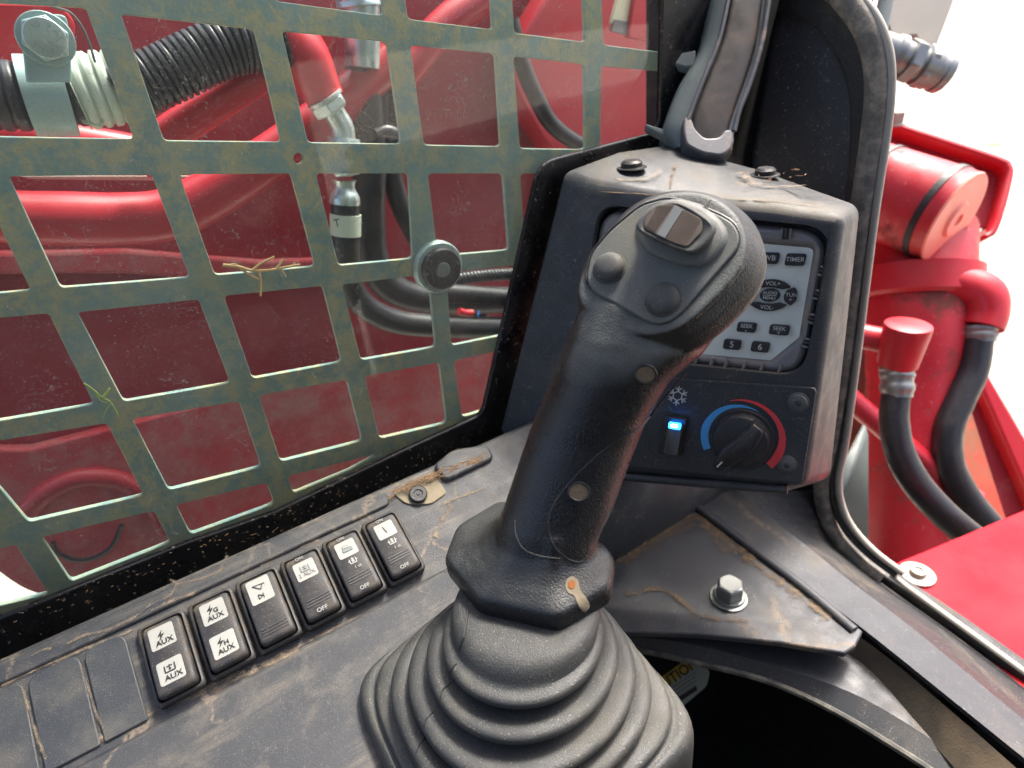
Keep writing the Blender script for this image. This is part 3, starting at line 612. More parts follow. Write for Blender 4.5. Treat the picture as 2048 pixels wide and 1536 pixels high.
proto = None; defs = [
 ('aux2', 'leftmost rocker switch with white lightning AUX and oil tank AUX labels'),
 ('auxgh', 'rocker switch with lightning G AUX and H AUX labels'),
 ('bucket', 'rocker switch with one white bucket and hydraulic symbol label'),
 ('onaux', 'rocker switch with ON above a tank AUX label and OFF below'),
 ('hopper', 'rocker switch with ON and OFF and a pale machine symbol above a small 1st mark'),
 ('pen', 'rightmost rocker switch with ON, OFF and a pen shaped symbol')]
for i, (kind, lb_) in enumerate(defs):
    loc = CL(xw[0] + spx * i - SW / 2, ybot, 0)
    if i == 0:
        root = thing('rocker_switch', lb_, 'switch', loc, 'rocker switches in the console row')
        sw_body(root); zn, zf, s = sw_rocker(root, False); proto = root
    else:
        root = proto.copy(); COL.objects.link(root); root.location = loc; root['label'] = lb_
        for ch in [c for c in proto.children if c.name.startswith(('switch_bezel', 'rocker'))]:
            c = ch.copy(); COL.objects.link(c); c.parent = root
    up = (sw_pt(root, 0, 1, zn, zf, s) - sw_pt(root, 0, 0, zn, zf, s)).normalized(); nn = XC.cross(up).normalized()
    def L(fx, fy, lift=.00015): return sw_pt(root, fx, fy, zn, zf, s, lift)
    def sticker(fx, fy, w, h):
        w *= QQ; h *= QQ; c = L(fx, fy, .0002); q = [c - XC * w / 2 - up * h / 2, c + XC * w / 2 - up * h / 2, c + XC * w / 2 + up * h / 2, c - XC * w / 2 + up * h / 2]
        return plate('symbol_label', [rc(q, .0012, 4)], nn, .0002, m_label, root, bevel=.00005)
    def ic(c, pts, m=m_ink, k=.001, nm='symbol_mark'):
        k *= QQ
        return plate(nm, [[c + XC * x * k + up * y * k + nn * .0002 for x, y in pts]], nn, .00015, m, root, bevel=.00002)
    def bar(c, x0_, y0_, x1_, y1_, w=.45, m=m_ink, k=.001):
        d = Vector((x1_ - x0_, y1_ - y0_)); q = Vector((-d.y, d.x)).normalized() * w / 2
        return ic(c, [(x0_ - q.x, y0_ - q.y), (x1_ - q.x, y1_ - q.y), (x1_ + q.x, y1_ + q.y), (x0_ + q.x, y0_ + q.y)], m, k)
    def bolt(c): ic(c, [(.9, 2.6), (-1.5, -.2), (-.1, -.1), (-1.1, -2.6), (1.5, .5), (.1, .4)])
    def tank(c, m=m_ink, k=.001):
        for a in ((-2.1, 1.6, -2.1, -1.6), (-2.1, -1.6, 2.1, -1.6), (2.1, -1.6, 2.1, 1.6)): bar(c, *a, m=m, k=k)
    def grooves(fy0):
        for q in range(3):
            c = L(0, fy0 + q * .045, .0001); w = SW / 2 - s - .002
            plate('grip_rib', [[c - XC * w - up * .00035, c + XC * w - up * .00035, c + XC * w + up * .00035, c - XC * w + up * .00035]], nn, .0004, m_knob, root, bevel=.0001).location += nn * .0003
    T_ = lambda st_, fx, fy, size, m=m_inkd, bd=.01: text('lettering', st_, L(fx, fy, .0005), XC, up, size * QQ, m, root, bold=bd)
    if kind == 'aux2':
        sticker(-.08, .78, .0108, .0112); bolt(L(-.12, .80, .0004)); T_('AUX', 0, .695, .0036, m_ink)
        sticker(-.08, .27, .0108, .0112); c = L(-.1, .31, .0004); tank(c); bar(c, -1.2, 1.0, 1.2, 1.0, .35); bar(c, 0, 1.7, 0, .5, .35); ic(c, [(0, .5), (.55, -.3), (.35, -.75), (-.35, -.75), (-.55, -.3)]); T_('AUX', 0, .185, .0036, m_ink)
    elif kind == 'auxgh':
        for fy, ch in ((.78, 'G'), (.26, 'H')):
            sticker(0, fy, .0112, .0115); bolt(L(-.16, fy + .045, .0004)); T_(ch, .16, fy + .01, .0032, m_ink, .015); T_('AUX', .04, fy - .085, .0036, m_ink)
    elif kind == 'bucket':
        sticker(-.05, .77, .0112, .0135); c = L(-.05, .80, .0004)
        for a in ((-3, 2.2, 3.0, 1.6), (-3, 2.2, .6, -.9), (.6, -.9, 1.6, 1.6)): bar(c, *a, w=.3)
        c = L(-.05, .67, .0004)
        for a in ((-1.6, 1.3, -1.6, -1.3), (-1.6, 1.3, .5, 0), (.5, 0, -1.6, -1.3), (.8, 1.3, .8, -1.3)): bar(c, *a, w=.35)
        grooves(.09)
    elif kind == 'onaux':
        T_('ON', -.1, .955, .0026); sticker(0, .745, .0108, .0105); c = L(0, .775, .0004); tank(c, m_lever); bar(c, -1.0, .9, 1.0, .9, .4, m_lever); bar(c, 0, 1.6, 0, -.6, .4, m_lever); bar(c, -1, -.3, 1, -.3, .4, m_lever); T_('2 AUX', 0, .675, .0030, m_bezel)
        grooves(.17); T_('OFF', 0, .055, .0032)
    elif kind == 'hopper':
        T_('ON', -.1, .955, .0026); sticker(0, .765, .0108, .0096); c = L(0, .765, .0004)
        ic(c, [(-2.4, -1.8), (3, -1.8), (3, .2), (1.6, .2), (1.0, 1.9), (-2, 1.9), (-2, .2), (-2.4, .2)], m_lever); ic(L(0, .765, .0006), [(-1.6, .5), (1, .5), (.8, 1.4), (-1.6, 1.4)], m_label)
    elif kind == 'pen':
        T_('ON', -.1, .955, .0026); sticker(0, .765, .0108, .0096); c = L(0, .765, .0004)
        ic(c, [(-.9, 2.4), (.5, 2.4), (.8, -1.0), (.2, -2.4), (-.3, -1.0)], m_lever); ic(L(0, .765, .0006), [(-.6, 2.1), (.2, 2.1), (.4, -.8), (-.1, -.8)], m_label)
    if kind in ('hopper', 'pen'):
        c = L(.05, .53, .0002); kk = .00085
        for a in ((-2, 1.6, -2, -1.6), (-2, -1.6, 2, -1.6), (2, -1.6, 2, 1.6), (-1, 1.4, 1, 1.4), (-1, .4, 1, .4), (-1, -.6, 1, -.6), (0, 2.2, 0, -.6), (-3, .2, -2, .2), (2, .2, 3, .2)): bar(c, *a, w=.4, m=m_inkw, k=kk)
        T_('1 st', .2, .41, .0026); grooves(.20); T_('OFF', 0, .06, .0030)

# extra caked mud on the console, round the recess and beside the boot
for q, w in ((((520, 1132), (560, 1108), (600, 1092), (640, 1078)), .0018), (((905, 1010), (885, 1040), (870, 1075)), .0022), (((880, 1010), (930, 990), (975, 975)), .0012), (((345, 1410), (430, 1376), (520, 1336), (600, 1300)), .0022)):
    ribbon('mud_line', [(PS(*p, .0003) if PS(*p).y > YF else PZ(*p, .0009)) for p in q], NSL, w, m_stain, co)

ra2 = plate('reflection_plate', [rc([Vector((.50, -.90, -.75)), Vector((1.6, -.90, -.75)), Vector((1.6, -.90, .10)), Vector((.50, -.90, .02))], .05)], (0, 1, 0),   .08, m_console_side, None, bevel=.01)  # unseen plate added so the window reflects something dark there
tag(ra2, 'unseen dark plate added on the far side of the cab to darken the window reflection', 'reflection plate')

# ================================================================== instrument pod
_P0 = CAM + ray(985, 872) * .405
_H = (XC + -YC * 1.8).normalized()
_m = Vector((-1.8, -1, 0)).normalized()
_V = (Vector((0, 0, -1)) + _m * .30).normalized()
PN = _H.cross(_V); PN = PN.normalized()
if PN.dot(ray(1400, 700)) > 0: PN = -PN
def PQ(px, py, d=0): return PP(px, py, _P0 + PN * d, PN)
pod = thing('instrument_pod', 'black dusty plastic corner pod holding the radio and climate control', 'instrument pod', PQ(1400, 940) + Vector((0, 0, -.01)))
ztop = PQ(1450, 400).z
fr = [PQ(1172, 372), PQ(1290, 385), PQ(1400, 397), PQ(1560, 412), PQ(1690, 430), PQ(1612, 974), PQ(1540, 974), PQ(1240, 948), PQ(1068, 930)]
bk = [PY(1122, 338, .292), PY(1235, 298, .291), PY(1330, 284, .291), PZ(1520, 338, ztop), PZ(1716, 408, ztop)]
dn = PN * -.07
dF = lambda p: (p - CAM).dot(M @ Vector((0, 0, 1))); bk[4] = PD(1722, 412, dF(fr[4]) + .045); bk += [PD(1664, 955, dF(fr[5]) + .045), PD(1570, 985, dF(fr[6]) + .05), PZ(1150, 925, -.012), PY(990, 868, .290)]
def lr(a, b, t): return [p.lerp(q, t) for p, q in zip(a, b)]
cf = sum(fr, Vector()) / len(fr)
f2 = [p.lerp(cf, .012) for p in fr]
hs = loft('pod_housing', [fr, bk], m_pod, pod, ang=50)
# opening for the radio
op = rc([PQ(1197, 408), PQ(1668, 455), PQ(1606, 754), PQ(1150, 706)], [.012, .014, .012, .012], 8)
bvm = hs.modifiers.new('bevel', 'BEVEL'); bvm.width = .009; bvm.segments = 5; bvm.limit_method = 'ANGLE'; bvm.angle_limit = R(28)
bpy.context.view_layer.update()
me = bpy.data.meshes.new_from_object(hs.evaluated_get(bpy.context.evaluated_depsgraph_get())); hs.modifiers.clear(); hs.data = me
bm = bmesh.new(); bm.from_mesh(me); bm.faces.ensure_lookup_table()
ff = max((f for f in bm.faces if f.normal.dot(PN) > .98), key=lambda f: f.calc_area())
be_ = list(ff.edges); bmesh.ops.delete(bm, geom=[ff], context='FACES_ONLY')
o_ = wloc(pod); prof_ = []
for dz, k in ((0, 1.0), (-.0006, .996), (-.0016, .993), (-.016, .985), (-.0161, .0)):
    c_ = sum(op, Vector()) / len(op)
    if k == 0: prof_.append([bm.verts.new(c_ + PN * dz - o_)]); continue
    prof_.append([bm.verts.new(c_ + (p - c_) * k + PN * dz - o_) for p in op])
n_ = len(op); he = [bm.edges.new((prof_[0][i], prof_[0][(i + 1) % n_])) for i in range(n_)]
for a_, b_ in zip(prof_[:3], prof_[1:4]):
    for i in range(n_): bm.faces.new((a_[i], a_[(i + 1) % n_], b_[(i + 1) % n_], b_[i]))
for i in range(n_): bm.faces.new((prof_[3][i], prof_[3][(i + 1) % n_], prof_[4][0]))
bmesh.ops.triangle_fill(bm, use_beauty=True, use_dissolve=False, edges=be_ + he, normal=PN)
bmesh.ops.recalc_face_normals(bm, faces=bm.faces); bm.to_mesh(me); bm.free()
me.polygons.foreach_set('use_smooth', [True] * len(me.polygons)); me.set_sharp_from_angle(angle=R(32))
# dusty top: second material on upward faces
me.materials.clear(); me.materials.append(m_pod); me.materials.append(m_podtop)
for p in me.polygons:
    if p.normal.z > .6: p.material_index = 1
ptree = BVHTree.FromPolygons([v.co + wloc(pod) for v in me.vertices], [tuple(p.vertices) for p in me.polygons])
def psurf(px, py, up=0): h = ptree.ray_cast(CAM, ray(px, py).normalized()); return (h[0] if h[0] else PZ(px, py, ztop)) + Vector((0, 0, up))
for px, py, r_, s_ in ((1263, 337, .0075, 1), (1530, 352, .0072, 0)):
    c = psurf(px, py, .0004)
    lathe('push_pin', c, (0, 0, 1), [(0, r_ * 1.15), (.0006, r_ * 1.1), (.0008, r_ * .8), (.003, r_ * .8), (.0042, r_ * .6), (.0044, .0005)], m_knob, pod)
V = []; Fc = []
for i in range(30):
    q = psurf(1545 + max(-70, min(90, random.gauss(0, 34))), 352 + max(-9, random.gauss(0, 12)), .0006 + random.random() * .001)
    a = random.uniform(0, 6.3); L_ = random.uniform(.0005, .0020); w = random.uniform(.00012, .0003)
    d = Vector((math.cos(a), math.sin(a), random.uniform(-.2, .2))) * L_; s = Vector((-math.sin(a), math.cos(a), 0)) * w; k = len(V)
    V += [q - d - s, q - d + s, q + d + s, q + d - s, q + Vector((0, 0, w))]; Fc += [(k, k + 1, k + 4), (k + 1, k + 2, k + 4), (k + 2, k + 3, k + 4), (k + 3, k, k + 4)]
de = mesh('straw_debris', V, Fc, m_straw); de['kind'] = 'stuff'; de['label'] = 'straw crumbs around the push pin on the pod top'
for q, w in (((1215, 352), (1250, 362), (1300, 356), (1320, 340)), .0030), (((1480, 345), (1520, 372), (1570, 375), (1610, 372)), .0035), (((1340, 380), (1345, 350), (1352, 330)), .0012), (((1200, 385), (1260, 388), (1330, 392), (1360, 385)), .0016), (((1400, 398), (1480, 400), (1560, 405), (1640, 412)), .0014):
    ribbon('mud_film', [psurf(*p, .0004) for p in q], NZ, w, m_stain if w > .002 else m_stain2, pod)
lathe('mount_plug', PY(1306, 972, .246), (0, -1, 0), [(0, .0095), (.001, .0092), (.0012, .006), (.0006, .005)], m_pillar, pod)

UH = (PQ(1600, 689) - PQ(1450, 676)).normalized(); UV = PN.cross(UH)
if UV.z < 0: UV = -UV
def sk(c, x, y, k, d=0):       # local panel coordinates -> world, k metres per unit; vertical leans as in the panel
    return c + UHs * x * k + UVs * y * k + PN * d
UHs = UH; UVs = (PQ(1585, 540) - PQ(1560, 655)).normalized()
pxs = (PQ(1500, 600) - PQ(1501, 600)).length
# ------------------------------------------------------------------ radio
ra = thing('radio', 'rugged car radio with a silver button face behind the joystick head', 'radio', PQ(1420, 735, -.004))
o1 = rc([PQ(1204, 420, -.004), PQ(1661, 463, -.004), PQ(1602, 752, -.004), PQ(1156, 704, -.004)], [.012, .015, .013, .012], 8)
i1 = [PQ(p[0], p[1], -.004) for p in [(q.x, q.y) for q in rc([Vector((1235, 462, 0)), Vector((1627, 497, 0)), Vector((1597, 676, 0)), Vector((1540, 722, 0)), Vector((1188, 690, 0))], [12, 12, 4, 4, 12], 4)]]
plate('bezel', [o1, i1], PN, .012, m_bezel, ra, bevel=.0032, res=4)
fp = [PQ(p.x, p.y, -.0065) for p in rc([Vector((1228, 455, 0)), Vector((1631, 492, 0)), Vector((1601, 678, 0)), Vector((1543, 727, 0)), Vector((1180, 695, 0))], [10, 12, 3, 3, 10], 4)]
plate('face_plate', [fp], PN, .004, m_silver, ra, bevel=.0006)
ed = [PQ(p.x, p.y, -.0062) for p in rc([Vector((1601, 676, 0)), Vector((1603, 700, 0)), Vector((1578, 724, 0)), Vector((1541, 726, 0))], [2, 8, 4, 2], 3)]
plate('corner_latch', [ed], PN, .004, m_knob, ra, bevel=.0006)
# grip notches moulded into the bezel
for (px, py, dx, dy) in ((1572, 468, -1, 10), (1647, 543, 8, 2), (1637, 590, 8, 2), (1626, 638, 8, 2), (1615, 686, 8, 2)):
    a = PQ(px - dx, py - dy, -.0032); b_ = PQ(px + dx, py + dy, -.0032)
    tube('bezel_notch', [a, a.lerp(b_, .5) + PN * .0004, b_], .0011, m_knob, ra, n=8, sub=3)
    o_ = PN.cross((b_ - a).normalized()) * .0020
    for sg in (-1, 1):
        tube('notch_lip', [a + o_ * sg, a.lerp(b_, .5) + o_ * sg + PN * .0004, b_ + o_ * sg], .0007, m_bezel, ra, n=6, sub=3)
for px in (1300, 1340, 1392, 1424, 1452, 1488, 1524, 1560):
    a = PQ(px + 3, 713 + (px - 1400) * .10, -.0030); b_ = PQ(px - 4, 735 + (px - 1400) * .09, -.0034)
    tube('bezel_rib', [a, a.lerp(b_, .5) + PN * .0003, b_], .0010, m_bezel, ra, n=6, sub=3)
def btn(name, c, poly, k, lbl=(), d=-.0062, h=.0022, rr_=1.5):
    P = rc([sk(c, x, y, k) for x, y in poly], rr_ * k, 4)
    o = plate(name, [[p + PN * h for p in P]], PN, h + .002, m_knob, ra, bevel=.0006, res=2)
    for s_, x, y, sz in lbl:
        text('lettering', s_, sk(c, x, y, k) + PN * (h + .0002), UHs, UVs, sz * k, m_inkw, ra, bold=.004)
kk = pxs * 1.0
box = lambda w, h: [(-w / 2, -h / 2), (w / 2, -h / 2), (w / 2, h / 2), (-w / 2, h / 2)]
D = -.0064
btn('button', PQ(1540, 516, D), box(36, 24), kk, [('WB', 0, 0, 15)], rr_=6)
btn('button', PQ(1591, 519, D), box(38, 25), kk, [('TIMER', 0, 0, 13)], rr_=6)
btn('button', PQ(1494, 654, D), box(40, 22), kk, [('SEEK', 0, 3, 12), ('-', 0, -6, 14)], rr_=6)
btn('button', PQ(1559, 659, D), box(40, 22), kk, [('SEEK', 0, 3, 12), ('+', 0, -6, 12)], rr_=6)
btn('button', PQ(1465, 688, D), box(37, 23), kk, [('5', 0, 0, 19)], rr_=6)
btn('button', PQ(1521, 693, D), box(37, 23), kk, [('6', 0, 0, 19)], rr_=6)
dc = PQ(1540, 590, D)
btn('menu_button', dc, arc(0, 0, 20, 14, n=28), kk, [('AUDIO', 0, 5.2, 9), ('MENU', 0, -5.8, 9)], rr_=.2)
plate('menu_rule', [[sk(dc, x, y, kk) + PN * .0024 for x, y in ((-14, -.5), (14, -.5), (14, .5), (-14, .5))]], PN, .0002, m_inkw, ra, bevel=.00003)
vu = arc(0, -6, 48, 40, 38, 142, 14)
btn('volume_button', dc, [(x, y + 0) for x, y in vu] + [(-20, 15), (-8, 17), (8, 17), (22, 14)], kk, [('VOL+', 2, 25, 12)], rr_=2)
btn('volume_button', dc, [(x, -y) for x, y in vu][::-1] + [(22, -14), (8, -18), (-8, -18), (-20, -15)], kk, [('VOL-', 0, -26, 12)], rr_=2)
btn('tune_button', dc, [(30, 12), (44, 20), (52, 10), (54, 0), (52, -10), (44, -20), (30, -10), (27, 0)], kk, [('TUN', 42, 3, 11), ('+', 42, -7, 11)], rr_=4)
btn('tune_button', dc, [(-30, 12), (-27, 0), (-30, -10), (-44, -20), (-52, -10), (-54, 0), (-52, 10), (-44, 20)], kk, rr_=4)

# ------------------------------------------------------------------ climate control
cp = thing('climate_control', 'climate control plate with a turned down temperature knob, snowflake and blue lit switch', 'climate control', PQ(1440, 940, .001))
pl = [PQ(p.x, p.y, .0014) for p in rc([Vector((1255, 750, 0)), Vector((1634, 776, 0)), Vector((1604, 968, 0)), Vector((1225, 930, 0))], [8, 12, 8, 8], 4)]
plate('control_plate', [pl], PN, .002, m_pod, cp, bevel=.0005)
tube('plate_rib', [PQ(1225, 951, -.001), PQ(1400, 966, -.001), PQ(1575, 979, -.001)], .0026, m_pod, cp, n=10)
ms = pxs * 1.02
def screw(px, py, r):
    c = PQ(px, py, .0014)
    lathe('panel_screw', c, PN, [(0, r * 1.25), (.0004, r * 1.2), (.0006, r), (.0018, r * .95), (.0022, r * .7), (.0022, r * .34), (.0008, r * .30), (.0008, .0001)], m_screw, cp, n=24)
screw(1597, 805, .0042); screw(1574, 929, .0040)
kc = PQ(1484, 877, .0016)
def ringseg(name, a0, a1, r0f, r1f, m, n=44, d=.0004):
    A = []; B = []
    for i in range(n + 1):
        t = i / n; a = R(a0 + (a1 - a0) * t)
        A.append(kc + UH * math.cos(a) * r1f(t) * ms + UV * math.sin(a) * r1f(t) * ms + PN * d); B.append(kc + UH * math.cos(a) * r0f(t) * ms + UV * math.sin(a) * r0f(t) * ms + PN * d)
    V = A + B + [p - PN * .0005 for p in A + B]; L0 = n + 1; Fc = []
    for i in range(n): Fc += [(i, i + 1, L0 + i + 1, L0 + i), (2 * L0 + i, 2 * L0 + i + 1, i + 1, i), (3 * L0 + i, 3 * L0 + i + 1, L0 + i + 1, L0 + i)]
    Fc += [(0, L0, 3 * L0, 2 * L0), (n, L0 + n, 3 * L0 + n, 2 * L0 + n)]
    mesh(name, V, Fc, m, cp)
ringseg('cold_arc', 208, 62, lambda t: 70, lambda t: 88 if t < .25 else 88 - 18 * (t - .25) / .75, m_inkb)
ringseg('hot_arc', -40, 112, lambda t: 70 if t < .12 else 70 + 17 * min(1, (t - .12) / .88) ** .9, lambda t: 88, m_inkr)
lathe('knob_skirt', kc, PN, [(0, .0175), (.0008, .0175), (.0010, .0166), (.0022, .0162)], m_knob, cp, n=40)
# knob: round body with a diagonal grip bar, pointer towards the lower left
KR = .0150
lathe('knob_body', kc, PN, [(.0015, KR), (.0050, KR * .97), (.0068, KR * .90), (.0075, KR * .78), (.0076, .0001)], m_knob, cp, n=40)
ga = R(235); gx = UH * math.cos(ga) + UV * math.sin(ga); gy = PN.cross(gx)
gb = []
for z_, k_ in ((.0060, 1.0), (.0125, .92), (.0140, .84), (.0145, .70)):
    rg = []
    for x, y in ((1.22, -.16), (1.22, .22), (.6, .42), (-.3, .50), (-.98, .30), (-.98, -.22), (-.2, -.20), (.6, -.30)):
        rg.append(kc + gx * x * KR * (k_ * .15 + .85) + gy * y * KR * k_ + PN * z_)
    gb.append(rc(rg, .0016, 3))
loft('knob_grip', gb, m_knob, cp, ang=50)
pt = kc + gx * KR * .98 + PN * .0146
plate('pointer_mark', [[pt + gx * x * .001 + gy * y * .001 for x, y in ((-2.6, -.4), (1.6, -.4), (1.6, .4), (-2.6, .4))]], PN, .0003, m_inkw, cp, bevel=.00005)
# switch with blue lamp
def quad(cx, cy, w, h, r, d):
    return [p for p in rc([sk(PQ(cx, cy, d), x, y, ms) for x, y in box(w, h)], r * ms, 5)]
plate('switch_surround', [quad(1345, 873, 52, 94, 9, .004)], PN, .004, m_black, cp, bevel=.0008)
loft('toggle', [quad(1346, 878, 33, 76, 4, .004), quad(1346, 880, 32, 74, 5, .0062), quad(1346, 881, 28, 70, 5, .0068)], m_screw, cp, ang=50)
plate('blue_lamp', [quad(1349, 852, 27, 15, 4, .0074)], PN, .001, m_led, cp, bevel=.0003)
plate('lamp_core', [quad(1348, 852, 15, 8, 3, .0076)], PN, .0006, m_blueglow, cp, bevel=.0002)
# snowflake
sc0 = PQ(1355, 792, .0018)
def sbar(x0, y0, x1, y1, w=2.2):
    d = Vector((x1 - x0, y1 - y0)); q = Vector((-d.y, d.x)).normalized() * w / 2
    plate('snowflake_mark', [[sk(sc0, x, y, ms) for x, y in ((x0 - q.x, y0 - q.y), (x1 - q.x, y1 - q.y), (x1 + q.x, y1 + q.y), (x0 + q.x, y0 + q.y))]], PN, .0003, m_inkw, cp, bevel=.00003)
for k in range(6):
    a = R(90 + 60 * k); ca, sa = math.cos(a), math.sin(a); a2 = R(150 + 60 * k); c2a, s2a = math.cos(a2), math.sin(a2)
    sbar(ca * 11, sa * 11, ca * 23, sa * 23); sbar(ca * 11, sa * 11, c2a * 11, s2a * 11)
    for sg in (-1, 1):
        b2 = a + sg * R(50); sbar(ca * 13, sa * 13, ca * 13 + math.cos(b2) * 9, sa * 13 + math.sin(b2) * 9, 2)

# ================================================================== joystick
js = thing('joystick', 'black rubber joystick with thumb rocker, two round buttons and bellows boot', 'joystick', PZ(1034, 1420, 0))
nF = (M @ Vector((-.36, -.25, -.9))).normalized(); F0 = CAM + ray(1325, 530) * .212
def PF(px, py, d=0): return PP(px, py, F0 - nF * d, nF)
face = [(1157, 588), (1161, 558), (1181, 512), (1215, 468), (1258, 424), (1303, 397), (1352, 385), (1402, 388), (1445, 406), (1478, 438), (1494, 485), (1487, 530), (1458, 572), (1418, 612), (1383, 642), (1342, 664), (1292, 672), (1240, 660), (1197, 634), (1166, 612)]
outer = [(1154, 598), (1157, 560), (1176, 512), (1210, 466), (1252, 421), (1298, 393), (1350, 381), (1410, 385), (1466, 407), (1510, 448), (1531, 500), (1533, 545), (1515, 590), (1482, 630), (1445, 665), (1390, 700), (1320, 712), (1255, 700), (1200, 665), (1166, 632)]
def cl_(pts, k=3): return [(v.x, v.y) for v in cat([(x, y, 0) for x, y in pts], k, True)]
fcl, ocl = cl_(face), cl_(outer)
def shr(pts, c, k): return [(c[0] + (x - c[0]) * k, c[1] + (y - c[1]) * k) for x, y in pts]
hr = [[PF(*p, -.0002) for p in shr(fcl, (1325, 530), .5)], [PF(*p, 0) for p in shr(fcl, (1325, 530), .95)], [PF(*p, .0004) for p in shr(fcl, (1325, 530), .992)], [PF(*p, .0016) for p in shr(fcl, (1325, 530), 1.005)],
      [PF(*p, .006) for p in [((a[0] + b[0]) / 2, (a[1] + b[1]) / 2) for a, b in zip(fcl, ocl)]],
      [PF(*p, .012) for p in ocl], [PF(*p, .019) for p in shr(ocl, (1360, 590), .97)], [PF(*p, .026) for p in shr(ocl, (1370, 610), .84)], [PF(*p, .031) for p in shr(ocl, (1370, 620), .6)]]
head = loft('head', hr, None, js)
hl = [((1215, 575), (1430, 560), .229, .013), ((1160, 612), (1450, 645), .2275, .0165), ((1143, 660), (1402, 698), .2295, .020), ((1118, 725), (1336, 748), .234, .021), ((1090, 792), (1294, 822), .2385, .0205), ((1060, 862), (1270, 886), .2415, .020),
      ((1036, 930), (1246, 950), .242, .0195), ((1014, 995), (1224, 1012), .242, .019), ((994, 1048), (1196, 1068), .242, .019), ((985, 1090), (1192, 1112), .243, .019)]
rgs = []
for i, (l, r, d, sem) in enumerate(hl):
    a = CAM + ray(*l) * d; b = CAM + ray(*r) * d; c = (a + b) / 2; u = (b - a) / 2
    j0, j1 = hl[max(0, i - 1)], hl[min(len(hl) - 1, i + 1)]
    t = (CAM + ray((j1[0][0] + j1[1][0]) / 2, (j1[0][1] + j1[1][1]) / 2) * j1[2]) - (CAM + ray((j0[0][0] + j0[1][0]) / 2, (j0[0][1] + j0[1][1]) / 2) * j0[2])
    w = u.cross(t).normalized(); ring = []
    for k in range(40):
        th = 2 * math.pi * k / 40; cx, sy = math.cos(th), math.sin(th); e = 2 / 2.35
        ring.append(c + u * math.copysign(abs(cx) ** e, cx) * 1.0 + w * math.copysign(abs(sy) ** e, sy) * sem)
    rgs.append(ring)
stem = loft('stem', [[v for v in r] for r in [[Vector(q) for q in zip_] for zip_ in rgs]], None, js)
zt = .060
oc = [(1000, 1003), (914, 1050), (887, 1112), (902, 1150), (962, 1207), (1115, 1243), (1214, 1188), (1230, 1118), (1180, 1062), (1090, 1005)]
oc = [(1000, 1000), (912, 1052), (886, 1118), (955, 1203), (1117, 1240), (1222, 1176), (1230, 1110), (1180, 1060)]
ocw = [PZ(*p, zt) for p in oc]; occ = sum(ocw, Vector()) / 8
def oct_(k, z, r=.0035):
    q = rc([Vector((occ.x + (p.x - occ.x) * k, occ.y + (p.y - occ.y) * k, z)) for p in ocw], r * k, 4)
    rad = sum((p.xy - occ.xy).length for p in q) / len(q); t = max(0, min(1, (.92 - k) / .3)); o = []
    for p in q:
        d = (p.xy - occ.xy); l = d.length; d = d * ((l * (1 - t) + rad * t) / l); o.append(Vector((occ.x + d.x, occ.y + d.y, z)))
    return o
fl_r = [oct_(.90, zt - .0105), oct_(.985, zt - .0092), oct_(1.0, zt - .007), oct_(1.0, zt - .0012), oct_(.97, zt + .0010), oct_(.90, zt + .0022), oct_(.78, zt + .0038), oct_(.68, zt + .0056), oct_(.60, zt + .0082), oct_(.54, zt + .0120), oct_(.49, zt + .018)]
nk = (CAM + ray(1090, 1080) * .2425); 
for i, t in enumerate([0, 0, 0, 0, 0, .02, .12, .3, .5, .8, 1.1]):
    sh = Vector((nk.x - occ.x, nk.y - occ.y, 0)) * t; fl_r[i] = [p + sh for p in fl_r[i]]
flg = loft('flange', fl_r, None, js)
# fuse head, stem and flange into one moulded grip
bmj = bmesh.new()
for o in (head, stem, flg): bmj.from_mesh(o.data)
gm = bpy.data.meshes.new('grip'); bmj.to_mesh(gm); bmj.free()
for o in (head, stem, flg): bpy.data.objects.remove(o)
go = bpy.data.objects.new('grip', gm); COL.objects.link(go); go.parent = js
rm = go.modifiers.new('r', 'REMESH'); rm.mode = 'VOXEL'; rm.voxel_size = .00085
sm = go.modifiers.new('s', 'SMOOTH'); sm.factor = .5; sm.iterations = 7
bpy.context.view_layer.update()
gm2 = bpy.data.meshes.new_from_object(go.evaluated_get(bpy.context.evaluated_depsgraph_get())); go.modifiers.clear(); go.data = gm2
gm2.materials.clear(); gm2.materials.append(m_grip); gm2.polygons.foreach_set('use_smooth', [True] * len(gm2.polygons))
jl = wloc(js)
tree = BVHTree.FromPolygons([v.co + jl for v in gm2.vertices], [tuple(p.vertices) for p in gm2.polygons])
def surf(px, py, lift=.0002, tr=None):
    d = ray(px, py).normalized(); h = (tr or tree).ray_cast(CAM, d)
    if h[0] is None: return CAM + d * .25, -d
    n = h[1] if h[1].dot(d) < 0 else -h[1]
    return h[0] + n * lift, n
def seam(name, pts, r, m, root=js, sub=6, tr=None, lift=0):
    P = [surf(p.x, p.y, lift, tr)[0] for p in cat([(x, y, 0) for x, y in pts], sub)]
    return tube(name, P, r, m, root, n=6, sub=0)
def decal(name, pts, m, root=js, lift=.0003, tr=None, th=.0006):
    cx = sum(x for x, y in pts) / len(pts); cy = sum(y for x, y in pts) / len(pts); L0 = len(pts); V = []; Fc = []
    lv_ = (1, .75, .5, .25)
    for k in lv_: V += [surf(cx + (x - cx) * k, cy + (y - cy) * k, lift, tr)[0] for x, y in pts]
    c, n = surf(cx, cy, lift, tr); V.append(c)
    for q in range(3):
        for i in range(L0): a = q * L0 + i; b = q * L0 + (i + 1) % L0; Fc.append((a, b, b + L0, a + L0))
    for i in range(L0): Fc.append((3 * L0 + i, 3 * L0 + (i + 1) % L0, 4 * L0))
    o = len(V); V += [V[i] - n * th for i in range(L0)]
    for i in range(L0): Fc.append((i, (i + 1) % L0, o + (i + 1) % L0, o + i))
    return mesh(name, V, Fc, m, root, ang=60)
